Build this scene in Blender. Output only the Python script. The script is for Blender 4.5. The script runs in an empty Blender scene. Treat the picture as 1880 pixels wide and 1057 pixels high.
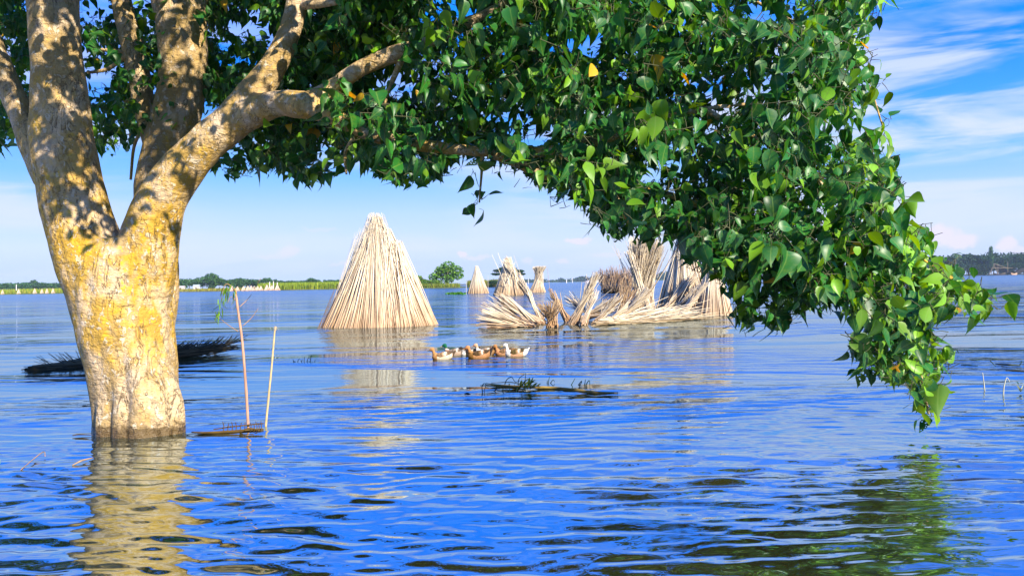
import bpy, bmesh, math, random
import numpy as np
from mathutils import Vector, Matrix

# ------------------------------------------------------------------ camera, world, sun, exposure
scene = bpy.context.scene
COL = scene.collection
F_PX, CX, HY, CAM_H, ROLL = 1500.0, 940.0, 518.5, 1.3, math.radians(1.06)
CAM = np.array([0.0, 0.0, CAM_H])
RV = np.array([math.cos(ROLL), 0.0, -math.sin(ROLL)])
UV = np.array([math.sin(ROLL), 0.0, math.cos(ROLL)])
FV = np.array([0.0, 1.0, 0.0])
cam_data = bpy.data.cameras.new('camera')
cam_data.sensor_width = 36.0
cam_data.lens = 36.0 * F_PX / 1880.0
cam_data.shift_y = (HY - 528.5) / 1880.0
cam_data.clip_start = 0.05
cam_data.clip_end = 20000.0
cam = bpy.data.objects.new('camera', cam_data)
COL.objects.link(cam)
cam.matrix_world = Matrix(((RV[0], UV[0], -FV[0], CAM[0]), (RV[1], UV[1], -FV[1], CAM[1]),
                           (RV[2], UV[2], -FV[2], CAM[2]), (0, 0, 0, 1)))
scene.camera = cam

SUN_EL, SUN_AZ = math.radians(31.0), math.radians(141.0)      # azimuth clockwise from +Y
TO_SUN = np.array([math.sin(SUN_AZ) * math.cos(SUN_EL), math.cos(SUN_AZ) * math.cos(SUN_EL), math.sin(SUN_EL)])
sun_data = bpy.data.lights.new('sun', 'SUN')
sun_data.energy = 5.0
sun_data.angle = math.radians(0.5)
sun_data.color = (1.0, 0.90, 0.74)
sun = bpy.data.objects.new('sun', sun_data)
COL.objects.link(sun)
sun.rotation_euler = Vector(TO_SUN).to_track_quat('Z', 'Y').to_euler()

scene.view_settings.view_transform = 'Standard'
scene.view_settings.look = 'None'
scene.view_settings.exposure = 1.1
scene.view_settings.gamma = 1.0
scene.view_settings.use_curve_mapping = False
scene.cycles.max_bounces = 6
scene.cycles.transparent_max_bounces = 10
scene.cycles.caustics_reflective = False
scene.cycles.caustics_refractive = False


def pix(px, py, d):
    """world point seen at photo pixel (px, py), d metres in front of the camera"""
    return CAM + d * (FV + (px - CX) / F_PX * RV + (HY - py) / F_PX * UV)


def on_water(px, py, z=0.0):
    u, v = (px - CX) / F_PX, (HY - py) / F_PX
    d = (CAM_H - z) / (u * math.sin(ROLL) - v * math.cos(ROLL))
    return pix(px, py, d)


def project(p):
    q = np.asarray(p) - CAM
    d = q @ FV
    return CX + F_PX * (q @ RV) / d, HY - F_PX * (q @ UV) / d, d


# ---- node helpers
class NT:
    def __init__(self, tree):
        self.t = tree
        self.n, self.l = tree.nodes, tree.links
        self.n.clear()

    def add(self, kind, ins=None, **props):
        nd = self.n.new(kind)
        for k, v in props.items():
            setattr(nd, k, v)
        for k, v in (ins or {}).items():
            s = nd.inputs[k]
            if hasattr(v, 'links') or isinstance(v, bpy.types.NodeSocket):
                self.l.new(v, s)
            else:
                s.default_value = v
        return nd

    def math(self, op, a, b=None, c=None, clamp=False):
        nd = self.n.new('ShaderNodeMath')
        nd.operation = op
        nd.use_clamp = clamp
        for i, v in enumerate((a, b, c)):
            if v is None:
                continue
            if isinstance(v, bpy.types.NodeSocket):
                self.l.new(v, nd.inputs[i])
            else:
                nd.inputs[i].default_value = v
        return nd.outputs[0]

    def ramp(self, fac, stops, interp='LINEAR'):
        nd = self.n.new('ShaderNodeValToRGB')
        nd.color_ramp.interpolation = interp
        els = nd.color_ramp.elements
        while len(els) < len(stops):
            els.new(0.5)
        for e, (p, c) in zip(els, stops):
            e.position = p
            e.color = c if len(c) == 4 else (*c, 1.0)
        self.l.new(fac, nd.inputs[0])
        return nd.outputs[0]

    def mapr(self, v, a, b, c=0.0, d=1.0, smooth=True):
        nd = self.n.new('ShaderNodeMapRange')
        nd.interpolation_type = 'SMOOTHSTEP' if smooth else 'LINEAR'
        nd.clamp = True if not smooth else nd.clamp
        self.l.new(v, nd.inputs[0])
        for i, x in enumerate((a, b, c, d)):
            nd.inputs[i + 1].default_value = x
        return nd.outputs[0]

    def mix(self, fac, a, b, mode='MIX'):
        nd = self.n.new('ShaderNodeMix')
        nd.data_type = 'RGBA'
        nd.blend_type = mode
        nd.clamp_factor = True
        for s, v in ((nd.inputs[0], fac), (nd.inputs[6], a), (nd.inputs[7], b)):
            if isinstance(v, bpy.types.NodeSocket):
                self.l.new(v, s)
            elif s.type == 'RGBA' and len(v) == 3:
                s.default_value = (*v, 1.0)
            else:
                s.default_value = v
        return nd.outputs[2]

    def noise(self, vec, scale, detail=3.0, rough=0.55, dist=0.0, out=0):
        nd = self.n.new('ShaderNodeTexNoise')
        self.l.new(vec, nd.inputs['Vector'])
        nd.inputs['Scale'].default_value = scale
        nd.inputs['Detail'].default_value = detail
        nd.inputs['Roughness'].default_value = rough
        nd.inputs['Distortion'].default_value = dist
        return nd.outputs[out]

    def mapping(self, vec, scale=(1, 1, 1), loc=(0, 0, 0), rot=(0, 0, 0)):
        nd = self.n.new('ShaderNodeMapping')
        self.l.new(vec, nd.inputs[0])
        nd.inputs['Location'].default_value = loc
        nd.inputs['Rotation'].default_value = rot
        nd.inputs['Scale'].default_value = scale
        return nd.outputs[0]


SKY_STRENGTH = 0.10
world = bpy.data.worlds.new('World')
scene.world = world
world.use_nodes = True
w = NT(world.node_tree)
geo = w.add('ShaderNodeTexCoord').outputs['Generated']
sep = w.add('ShaderNodeSeparateXYZ', {0: geo})
DX, DY, DZ = sep.outputs
sky = w.add('ShaderNodeTexSky', sky_type='NISHITA', sun_disc=False, sun_elevation=SUN_EL,
            sun_rotation=SUN_AZ, altitude=0.0, air_density=1.0, dust_density=0.6, ozone_density=2.5)
K = 1.0 / SKY_STRENGTH


def rad(r, g, b):
    return (r * K, g * K, b * K, 1.0)


sat = w.add('ShaderNodeHueSaturation', {'Saturation': 1.55, 'Value': 1.0, 'Color': sky.outputs[0]})
clear = w.mix(1.0, sat.outputs[0], (0.42, 0.86, 1.75, 1.0), 'MULTIPLY')
# thin high haze: pale towards the horizon
hz = w.ramp(DZ, [(0.0, (0.95,) * 3), (0.25, (0.92,) * 3), (0.45, (0.70,) * 3), (0.8, (0.35,) * 3)])
hcol = w.ramp(DZ, [(0.0, (0.265, 0.32, 0.48)), (0.045, (0.335, 0.38, 0.50)), (0.085, (0.26, 0.35, 0.53)), (0.13, (0.12, 0.28, 0.58)), (0.19, (0.036, 0.20, 0.61)), (0.25, (0.004, 0.14, 0.62)), (0.4, (0.006, 0.19, 0.80)), (0.8, (0.004, 0.18, 0.78))])
hcol = w.add('ShaderNodeVectorMath', {0: hcol, 1: (K, K, K)}, operation='MULTIPLY').outputs[0]
base = w.mix(hz, clear, hcol)
# coordinates on the picture-like plane in front: azimuth tangent and elevation tangent
AZ = w.math('ARCTAN2', DX, DY)
EL = w.math('ARCSINE', DZ)
ae = w.add('ShaderNodeCombineXYZ', {0: AZ, 1: EL, 2: 0.0}).outputs[0]
# cirrus streaks
st = w.noise(w.mapping(ae, (2.2, 15.0, 1.0), (3.1, 0.4, 0), (0, 0, 0.10)), 1.6, 5.0, 0.58, 0.6)
st2 = w.noise(w.mapping(ae, (1.2, 5.0, 1.0), (7.3, 2.2, 0)), 1.5, 3.0, 0.5, 0.2)
band = w.ramp(w.math('ADD', EL, 0.0), [(0.0, (0.35,) * 3), (0.06, (0.8,) * 3), (0.17, (1.0,) * 3), (0.27, (0.75,) * 3), (0.34, (0.12,) * 3), (0.6, (0.35,) * 3), (1.0, (0.2,) * 3)])
cir = w.math('MULTIPLY', w.mapr(st, 0.38, 0.62), w.mapr(st2, 0.34, 0.56))
cir = w.math('MULTIPLY', cir, band)
cir = w.math('MULTIPLY', cir, 0.95)
base = w.mix(cir, base, rad(0.36, 0.40, 0.50))
# small cumulus heaps low over the far bank (azimuth, elevation, half width, half height, weight)
nz = w.noise(ae, 34.0, 4.0, 0.6, 0.0, 1)
nzv = w.add('ShaderNodeVectorMath', {0: nz, 1: (0.5, 0.5, 0.5)}, operation='SUBTRACT').outputs[0]
puffs = []


def puff(px, py, wpx, hpx, wt, warm=0.5):
    q = pix(px, py, 1.0) - CAM
    q /= np.linalg.norm(q)
    puffs.append((math.atan2(q[0], q[1]), math.asin(q[2]), wpx / F_PX, hpx / F_PX, wt))


puff(1725, 428, 42, 20, 1.0)
puff(1762, 440, 38, 16, 1.0)
puff(1700, 445, 50, 12, .7)
puff(1848, 452, 22, 15, 1.0)
puff(1870, 462, 40, 10, .7)
puff(848, 469, 14, 6, .9)
puff(875, 474, 30, 5, .55)
puff(1062, 443, 30, 7, .85)
puff(970, 480, 14, 7, .45)
puff(1030, 478, 16, 6, .6)
puff(528, 462, 26, 14, .5)
puff(505, 472, 40, 7, .35)
puff(625, 485, 24, 4, .4)
puff(1120, 470, 40, 6, .35)
puff(590, 420, 40, 5, .25)
tot = None
wv = w.add('ShaderNodeVectorMath', {0: nzv, 1: (0.034, 0.024, 0.0)}, operation='MULTIPLY').outputs[0]
aew = w.add('ShaderNodeVectorMath', {0: ae, 1: wv}, operation='ADD').outputs[0]
for (a, e, hw, hh, wt) in puffs:
    mp = w.add('ShaderNodeVectorMath', {0: aew, 1: (a, e, 0.0)}, operation='SUBTRACT').outputs[0]
    mp = w.add('ShaderNodeVectorMath', {0: mp, 1: (1 / hw, 1 / hh, 0.0)}, operation='MULTIPLY').outputs[0]
    ln = w.add('ShaderNodeVectorMath', {0: mp}, operation='LENGTH').outputs['Value']
    m = w.math('MULTIPLY', w.mapr(ln, 1.0, 0.5), wt)
    tot = m if tot is None else w.math('MAXIMUM', tot, m)
base = w.mix(tot, base, rad(0.42, 0.40, 0.49))
bg = w.add('ShaderNodeBackground', {'Color': base, 'Strength': SKY_STRENGTH})
out = w.add('ShaderNodeOutputWorld', {0: bg.outputs[0]})

# ------------------------------------------------------------------ helpers
rng = np.random.default_rng(7)


def prop(o, label=None, cat=None, group=None, kind=None):
    for k, v in (('label', label), ('category', cat), ('group', group), ('kind', kind)):
        if v:
            o[k] = v
    return o


def empty(name, loc, label, cat, group=None):
    o = bpy.data.objects.new(name, None)
    o.location = loc
    o.empty_display_size = 0.2
    COL.objects.link(o)
    return prop(o, label, cat, group)


def link(name, mesh, mat=None, parent=None):
    o = bpy.data.objects.new(name, mesh)
    COL.objects.link(o)
    if mat is not None and not mesh.materials:
        mesh.materials.append(mat)
    if parent is not None:
        o.parent = parent
        o.location = -Vector(parent.location) if False else (0, 0, 0)
    return o


def np_mesh(name, verts, quads=None, tris=None, col=None, smooth=False, uv=None):
    """fast mesh from numpy arrays; verts are (n,3), quads (m,4), tris (k,3), col (n,4) point colours"""
    me = bpy.data.meshes.new(name)
    verts = np.asarray(verts, dtype=np.float32)
    quads = np.zeros((0, 4), np.int32) if quads is None else np.asarray(quads, np.int32)
    tris = np.zeros((0, 3), np.int32) if tris is None else np.asarray(tris, np.int32)
    nq, nt = len(quads), len(tris)
    me.vertices.add(len(verts))
    me.vertices.foreach_set('co', verts.ravel())
    me.loops.add(nq * 4 + nt * 3)
    me.loops.foreach_set('vertex_index', np.concatenate([quads.ravel(), tris.ravel()]).astype(np.int32))
    me.polygons.add(nq + nt)
    me.polygons.foreach_set('loop_start', np.concatenate([np.arange(nq) * 4, nq * 4 + np.arange(nt) * 3]).astype(np.int32))
    me.polygons.foreach_set('use_smooth', np.full(nq + nt, smooth))
    if col is not None:
        ca = me.color_attributes.new('Col', 'FLOAT_COLOR', 'POINT')
        ca.data.foreach_set('color', np.asarray(col, np.float32).ravel())
    if uv is not None:
        at = me.attributes.new('LeafUV', 'FLOAT_VECTOR', 'POINT')
        at.data.foreach_set('vector', np.asarray(uv, np.float32).ravel())
    me.update(calc_edges=True)
    me.validate()
    return me


def smooth_curve(pts, per=6):
    """Catmull-Rom through rows of any width"""
    p = np.asarray(pts, float)
    p = np.vstack([2 * p[0] - p[1], p, 2 * p[-1] - p[-2]])
    res = []
    for i in range(1, len(p) - 2):
        for k in range(per):
            t = k / per
            a, b, c, d = p[i - 1], p[i], p[i + 1], p[i + 2]
            res.append(0.5 * ((2 * b) + (c - a) * t + (2 * a - 5 * b + 4 * c - d) * t * t + (-a + 3 * b - 3 * c + d) * t ** 3))
    res.append(p[-2])
    return np.array(res)


def tube(points, radii, sides=12):
    """closed tube; returns verts, quads, tris"""
    P = np.asarray(points, float)
    n = len(P)
    T = np.gradient(P, axis=0)
    T /= np.linalg.norm(T, axis=1)[:, None] + 1e-9
    up = np.array([0, 0, 1.0]) if abs(T[0][2]) < 0.9 else np.array([1.0, 0, 0])
    vs = []
    N = np.cross(T[0], up)
    N /= np.linalg.norm(N)
    ang = np.linspace(0, 2 * math.pi, sides, endpoint=False)
    for i in range(n):
        N = N - T[i] * (N @ T[i])
        N /= np.linalg.norm(N) + 1e-9
        B = np.cross(T[i], N)
        r = radii[i]
        ru, rv = (r if np.ndim(r) else (r, r))
        vs.append(P[i] + np.outer(np.cos(ang) * ru, N) + np.outer(np.sin(ang) * rv, B))
    V = np.vstack(vs + [P[:1], P[-1:]])
    q = []
    for i in range(n - 1):
        for k in range(sides):
            a, b = i * sides + k, i * sides + (k + 1) % sides
            q.append((a, b, b + sides, a + sides))
    t = []
    c0, c1 = n * sides, n * sides + 1
    for k in range(sides):
        t.append((k, c0, (k + 1) % sides))
        t.append(((n - 1) * sides + k, (n - 1) * sides + (k + 1) % sides, c1))
    return V, np.array(q), np.array(t)


def join(parts):
    V, Q, T, o = [], [], [], 0
    for v, q, t in parts:
        V.append(v)
        Q.append(np.asarray(q) + o)
        T.append(np.asarray(t) + o)
        o += len(v)
    return np.vstack(V), np.vstack(Q), np.vstack(T)


def fuse(parts, voxel, iters=6, factor=0.5):
    """fuse overlapping closed tubes to one continuous skin; returns verts and quads"""
    V, Q, T = join(parts)
    me = np_mesh('fuse_source', V, Q, T)
    ob = bpy.data.objects.new('fuse_source', me)
    COL.objects.link(ob)
    m = ob.modifiers.new('r', 'REMESH')
    m.mode = 'VOXEL'
    m.voxel_size = voxel
    s = ob.modifiers.new('s', 'SMOOTH')
    s.iterations = iters
    s.factor = factor
    dg = bpy.context.evaluated_depsgraph_get()
    ev = ob.evaluated_get(dg)
    em = ev.to_mesh()
    nv = len(em.vertices)
    co = np.zeros(nv * 3, np.float32)
    em.vertices.foreach_get('co', co)
    quads = np.array([tuple(p.vertices) for p in em.polygons if len(p.vertices) == 4], np.int32)
    ev.to_mesh_clear()
    bpy.data.objects.remove(ob)
    bpy.data.meshes.remove(me)
    return co.reshape(-1, 3).astype(float), quads


def in_poly(x, y, poly):
    x, y = np.asarray(x), np.asarray(y)
    ins = np.zeros(x.shape, bool)
    n = len(poly)
    for i in range(n):
        x0, y0 = poly[i]
        x1, y1 = poly[(i + 1) % n]
        c = ((y0 > y) != (y1 > y)) & (x < (x1 - x0) * (y - y0) / (y1 - y0 + 1e-12) + x0)
        ins ^= c
    return ins


def principled(name, color=(0.5, 0.5, 0.5), rough=0.6, **kw):
    m = bpy.data.materials.new(name)
    m.use_nodes = True
    t = NT(m.node_tree)
    b = t.add('ShaderNodeBsdfPrincipled')
    b.inputs['Base Color'].default_value = (*color, 1.0)
    b.inputs['Roughness'].default_value = rough
    for k, v in kw.items():
        b.inputs[k].default_value = v
    t.add('ShaderNodeOutputMaterial', {0: b.outputs[0]})
    return m, t, b


# ------------------------------------------------------------------ materials
def mat_water():
    m, t, b = principled('muddy_flood_water', (0.04, 0.036, 0.012), 0.03)
    b.inputs['IOR'].default_value = 9.0
    b.inputs['Specular Tint'].default_value = (0.74, 0.88, 1.0, 1.0)
    g = t.add('ShaderNodeNewGeometry').outputs['Position']
    cd = t.add('ShaderNodeCameraData').outputs['View Distance']
    ydist = t.add('ShaderNodeSeparateXYZ', {0: g}).outputs[1]
    t.l.new(t.mapr(ydist, 18.0, 160.0, 0.03, 0.17, False), b.inputs['Roughness'])
    # silt clouds in the water
    silt = t.noise(t.mapping(g, (0.10, 0.25, 1.0)), 1.0, 3.0)
    t.l.new(t.mix(t.mapr(silt, 0.40, 0.66), (0.010, 0.013, 0.008), (0.060, 0.054, 0.014)), b.inputs['Base Color'])
    # gusts: wide bands where the wind roughens the surface
    gust = t.mapr(t.noise(t.mapping(g, (0.085, 0.19, 1.0), (1.7, 0.55, 0), (0, 0, 0.16)), 1.0, 4.0, 0.6, 1.0), 0.47, 0.66)
    fine = t.noise(t.mapping(g, (1.6, 4.2, 1.0), (0, 0, 0), (0, 0, 0.08)), 1.0, 3.0, 0.6, 0.3)
    mid = t.noise(t.mapping(g, (0.45, 1.5, 1.0), (4, 2, 0), (0, 0, -0.06)), 1.0, 2.0, 0.5, 0.2)
    far = t.noise(t.mapping(g, (0.07, 0.25, 1.0), (8, 2, 0)), 1.0, 2.0, 0.5, 0.2)
    amp = t.math('MULTIPLY_ADD', gust, 0.055, 0.004)
    h = t.math('MULTIPLY', fine, amp)
    gain = t.mapr(ydist, 12.0, 70.0, 1.0, 4.5, False)
    h2 = t.math('MULTIPLY', t.math('MULTIPLY', mid, t.math('MULTIPLY_ADD', gust, 0.10, 0.012)), gain)
    h3 = t.math('MULTIPLY', t.math('MULTIPLY', far, 0.12), gain)
    hh = t.math('ADD', t.math('ADD', h, h2), h3)
    bp = t.add('ShaderNodeBump', {'Strength': 1.0, 'Distance': 1.0, 'Height': hh})
    t.l.new(bp.outputs[0], b.inputs['Normal'])
    return m


def mat_bark():
    m, t, b = principled('lichen_bark', rough=0.85)
    p = t.add('ShaderNodeTexCoord').outputs['Object']
    z = t.add('ShaderNodeSeparateXYZ', {0: p}).outputs[2]
    pv = t.mapping(p, (1.0, 1.0, 0.45))
    ph = t.mapping(p, (1.0, 1.0, 1.6))
    n1 = t.noise(pv, 3.0, 5.0, 0.6, 0.4)
    n2 = t.noise(ph, 9.0, 5.0, 0.65, 0.3)
    n3 = t.noise(p, 26.0, 4.0, 0.6)
    base = t.mix(t.mapr(n1, 0.38, 0.64), (0.36, 0.25, 0.105), (0.58, 0.43, 0.25))
    base = t.mix(t.math('MULTIPLY', t.mapr(n3, 0.45, 0.7), 0.5), base, (0.20, 0.125, 0.065))
    # ochre lichen, thickest between 0.6 m and 2.4 m up
    zone = t.ramp(t.math('MULTIPLY', z, 0.25), [(0.0, (0.0,) * 3), (0.10, (0.18,) * 3), (0.20, (0.75,) * 3), (0.45, (1.0,) * 3), (0.66, (0.5,) * 3), (0.85, (0.15,) * 3)])
    yl = t.mapr(t.noise(t.mapping(p, (1, 1, 0.6), (3, 1, 2)), 4.2, 5.0, 0.62, 0.5), 0.38, 0.55)
    base = t.mix(t.math('MULTIPLY', t.math('MULTIPLY', yl, zone), 0.92), base, (0.50, 0.285, 0.008))
    yl2 = t.mapr(t.noise(t.mapping(p, (1, 1, 0.8), (8, 5, 1)), 11.0, 3.0, 0.6, 0.4), 0.56, 0.64)
    base = t.mix(t.math('MULTIPLY', yl2, t.math('MULTIPLY_ADD', zone, 0.7, 0.1)), base, (0.66, 0.40, 0.012))
    # chalk-white crusts
    wh = t.mapr(t.noise(t.mapping(p, (1, 1, 0.8), (1, 7, 3)), 19.0, 4.0, 0.6, 0.7), 0.575, 0.615)
    wh2 = t.mapr(t.noise(t.mapping(p, (1, 1, 0.5), (5, 2, 9)), 4.0, 4.0, 0.6, 0.3), 0.52, 0.66)
    base = t.mix(t.math('MULTIPLY', wh, 0.65), base, (0.70, 0.60, 0.44))
    base = t.mix(t.math('MULTIPLY', wh2, 0.45), base, (0.70, 0.56, 0.43))
    crk = t.noise(t.mapping(p, (1.0, 1.0, 0.38), (2, 9, 4)), 8.0, 4.0, 0.62, 0.9)
    crack = t.mapr(t.math('ABSOLUTE', t.math('SUBTRACT', crk, 0.5)), 0.016, 0.002)
    crack = t.math('MULTIPLY', crack, t.mapr(n1, 0.42, 0.58))
    base = t.mix(t.math('MULTIPLY', crack, 0.7), base, (0.10, 0.06, 0.025))
    # wet mud line just above the water
    wet = t.math('ADD', z, t.math('MULTIPLY', t.math('SUBTRACT', n2, 0.5), 0.22))
    base = t.mix(t.mapr(wet, 0.11, 0.06), base, (0.12, 0.075, 0.022))
    t.l.new(base, b.inputs['Base Color'])
    t.l.new(t.mapr(wet, 0.04, 0.10, 0.35, 0.88), b.inputs['Roughness'])
    hgt = t.math('ADD', t.math('MULTIPLY', n2, 0.045), t.math('ADD', t.math('MULTIPLY', n3, 0.018), t.math('ADD', t.math('MULTIPLY', wh, 0.006), t.math('MULTIPLY', yl, 0.006))))
    hgt = t.math('SUBTRACT', hgt, t.math('MULTIPLY', crack, 0.014))
    ring = t.noise(t.mapping(p, (0.6, 0.6, 9.0), (0, 3, 0)), 3.0, 3.0, 0.55, 0.4)
    hgt = t.math('ADD', hgt, t.math('MULTIPLY', ring, 0.010))
    bp = t.add('ShaderNodeBump', {'Strength': 1.0, 'Distance': 1.0, 'Height': hgt})
    t.l.new(bp.outputs[0], b.inputs['Normal'])
    return m


def mat_leaf():
    m = bpy.data.materials.new('broad_leaf')
    m.use_nodes = True
    t = NT(m.node_tree)
    at = t.add('ShaderNodeVertexColor', layer_name='Col')
    uv = t.add('ShaderNodeAttribute', attribute_name='LeafUV').outputs['Vector']
    g = t.add('ShaderNodeNewGeometry')
    nz = t.noise(uv, 7.0, 3.0)
    sx = t.add('ShaderNodeSeparateXYZ', {0: uv})
    u_ = t.math('FRACT', sx.outputs[0])
    vein = t.math('ABSOLUTE', t.math('SUBTRACT', u_, 0.5))
    c = t.mix(t.math('MULTIPLY', t.mapr(nz, 0.45, 0.75), 0.35), at.outputs[0], (0.16, 0.24, 0.015))
    c = t.mix(t.math('MULTIPLY', t.mapr(vein, 0.03, 0.005), 0.4), c, (0.20, 0.33, 0.06))
    b = t.add('ShaderNodeBsdfPrincipled', {'Base Color': c, 'Roughness': 0.42})
    b.inputs['Specular IOR Level'].default_value = 0.45
    bright = t.add('ShaderNodeHueSaturation', {'Hue': 0.475, 'Saturation': 1.1, 'Value': 1.5, 'Color': c}).outputs[0]
    tr = t.add('ShaderNodeBsdfTranslucent', {'Color': bright})
    sh = t.add('ShaderNodeMixShader', {0: 0.33, 1: b.outputs[0], 2: tr.outputs[0]})
    # insect holes on the leaves whose colour alpha is low
    vo = t.add('ShaderNodeTexVoronoi', {'Vector': uv, 'Scale': 8.0})
    vo2 = t.add('ShaderNodeTexVoronoi', {'Vector': uv, 'Scale': 3.6})
    hole = t.math('MAXIMUM', t.math('LESS_THAN', vo.outputs['Distance'], 0.30), t.math('LESS_THAN', vo2.outputs['Distance'], 0.20))
    hole = t.math('MULTIPLY', hole, t.math('LESS_THAN', at.outputs['Alpha'], 0.5))
    tp = t.add('ShaderNodeBsdfTransparent')
    sh2 = t.add('ShaderNodeMixShader', {0: hole, 1: sh.outputs[0], 2: tp.outputs[0]})
    t.add('ShaderNodeOutputMaterial', {0: sh2.outputs[0]})
    return m


def mat_vcol(name, rough=0.8, trans=0.0, noise=0.0, spec=0.3, scale=8.0):
    m = bpy.data.materials.new(name)
    m.use_nodes = True
    t = NT(m.node_tree)
    c = t.add('ShaderNodeVertexColor', layer_name='Col').outputs[0]
    if noise:
        p = t.add('ShaderNodeTexCoord').outputs['Object']
        n = t.noise(p, scale, 3.0)
        c = t.mix(1.0, c, t.ramp(n, [(0.3, (1 - noise,) * 3), (0.7, (1.0,) * 3)]), 'MULTIPLY')
    b = t.add('ShaderNodeBsdfPrincipled', {'Base Color': c, 'Roughness': rough})
    b.inputs['Specular IOR Level'].default_value = spec
    sh = b.outputs[0]
    if trans:
        tr = t.add('ShaderNodeBsdfTranslucent', {'Color': c})
        sh = t.add('ShaderNodeMixShader', {0: trans, 1: sh, 2: tr.outputs[0]}).outputs[0]
    t.add('ShaderNodeOutputMaterial', {0: sh})
    return m


M_WATER, M_BARK, M_LEAF = mat_water(), mat_bark(), mat_leaf()
M_STICK = mat_vcol('dry_jute_stick', 0.75, 0.0, 0.25, 0.25, 30.0)
M_FAR = mat_vcol('far_foliage', 0.8, 0.25)
M_GRASS = mat_vcol('grass_blade', 0.7, 0.35)
M_DUCK = mat_vcol('duck_plumage', 0.75, 0.0, 0.45, 0.2, 42.0)
M_PLAIN = mat_vcol('weathered_surface', 0.85, 0.0, 0.25, 0.2, 3.0)


# ------------------------------------------------------------------ setting: water and far land
def build_water():
    rows = [-60.0, -20.0, -6.0, 0.0, 1.2]
    d = 1.8
    while d < 3000:
        rows.append(d)
        if d < 10:
            d += 0.010 + 0.0014 * d
        elif d < 26:
            d += 0.055 + 0.004 * (d - 10)
        else:
            d *= 1.06
    rows = np.array(rows)
    cols = np.linspace(-1, 1, 641)
    half = np.where(rows < 1.5, np.maximum(np.abs(rows) * 1.5, 6.0), rows * 0.74 + 1.5)
    half = np.where(rows > 60, 60 * .74 + 1.5 + (rows - 60) * 1.2, half)
    X = half[:, None] * cols[None, :]
    Y = np.repeat(rows[:, None], len(cols), 1)
    Z = np.zeros_like(X)
    r = np.random.default_rng(3)
    waves = []
    for i in range(80):
        lam = 0.06 * (0.34 / 0.06) ** r.random()
        th = r.normal(0, 0.27) + 0.08
        waves.append((lam, th, r.random() * 6.28))
    # gentle modulation so that calm and lively patches alternate
    mod = 0.5 + 0.5 * np.sin(0.55 * X + 0.9 * Y + 1.0) * np.sin(0.31 * X - 1.3 * Y + 0.4)
    mod = 0.40 + 0.75 * mod
    mod = mod * (0.6 + 1.1 * np.clip((7.5 - Y) / 4.0, 0, 1))
    warp = 0.25 * np.sin(0.9 * X + 0.4 * Y) + 0.2 * np.sin(1.7 * Y - 0.5 * X)
    for lam, th, ph in waves:
        k = 2 * math.pi / lam
        kx, ky = k * math.sin(th), k * math.cos(th)
        a = 0.00092 * (lam / 0.3) ** 0.95
        step = np.gradient(rows)[:, None]
        fade = np.clip((lam / 4.5 - step) / (lam / 9.0), 0, 1)
        Z += a * fade * np.sin(kx * (X + 0.3 * warp) + ky * (Y + warp * 0.35) + ph)
    Z *= mod * np.clip((30 - Y) / 8, 0, 1) * np.clip((Y - 1.2) / 1.0, 0, 1)
    nr, nc = X.shape
    idx = np.arange(nr * nc).reshape(nr, nc)
    q = np.stack([idx[:-1, :-1], idx[:-1, 1:], idx[1:, 1:], idx[1:, :-1]], -1).reshape(-1, 4)
    me = np_mesh('water', np.stack([X, Y, Z], -1).reshape(-1, 3), q, smooth=True)
    prop(link('water', me, M_WATER), kind='structure')


build_water()


def land(name, x0, x1, y0, y1, z, col, front_wobble=6.0, seed=0):
    """low flat land rising from the water with a ragged front edge"""
    r = np.random.default_rng(seed)
    n = 60
    xs = np.linspace(x0, x1, n)
    ys = y0 + np.cumsum(r.normal(0, 1, n)) * front_wobble / 6
    taper = np.minimum(1, np.minimum(np.arange(n), np.arange(n)[::-1]) / 6.0)
    V, Q = [], []
    for i in range(n):
        V += [(xs[i], ys[i], -0.3), (xs[i], ys[i] + 1.5, z * 0.5 * taper[i]), (xs[i], ys[i] + 12, z * taper[i] - .02 * (1 - taper[i])), (xs[i], y1, z * taper[i])]
    for i in range(n - 1):
        for k in range(3):
            a = i * 4 + k
            Q.append((a, a + 4, a + 5, a + 1))
    V = np.array(V)
    c = np.tile(np.array([*col, 1.0]), (len(V), 1)) * np.append(r.uniform(.8, 1.15, (len(V), 1)) * np.ones((1, 3)), np.ones((len(V), 1)), 1)
    return prop(link(name, np_mesh(name, V, Q, col=c), M_PLAIN), kind='structure')


def blades(name, n, xr, yr, hr, wr, cols, z0=0.0, lean=0.15, seed=1, shape=None):
    """upright grass or crop blades as one object"""
    r = np.random.default_rng(seed)
    x = r.uniform(*xr, n)
    y = r.uniform(*yr, n)
    h = r.uniform(*hr, n)
    if shape is not None:
        h = h * shape(x, y)
    wd = r.uniform(*wr, n)
    a = r.uniform(0, math.pi, n)
    lx, ly = r.normal(0, lean, n) * h, r.normal(0, lean, n) * h
    dx, dy = np.cos(a) * wd / 2, np.sin(a) * wd / 2
    z = np.full(n, z0)
    V = np.stack([np.stack([x - dx, y - dy, z], -1), np.stack([x + dx, y + dy, z], -1),
                  np.stack([x + lx * .4 + dx * .8, y + ly * .4 + dy * .8, z + h * .6], -1),
                  np.stack([x + lx, y + ly, z + h], -1),
                  np.stack([x + lx * .4 - dx * .8, y + ly * .4 - dy * .8, z + h * .6], -1)], 1).reshape(-1, 3)
    b = np.arange(n)[:, None] * 5
    Q = b + np.array([0, 1, 2, 4])
    T = b + np.array([4, 2, 3])
    ci = r.integers(0, len(cols), n)
    c = np.array(cols)[ci] * r.uniform(.75, 1.2, (n, 1))
    C = np.ones((n * 5, 4))
    C[:, :3] = np.repeat(c, 5, 0)
    return prop(link(name, np_mesh(name, V, Q, T, col=C), M_GRASS), kind='stuff')


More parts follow.
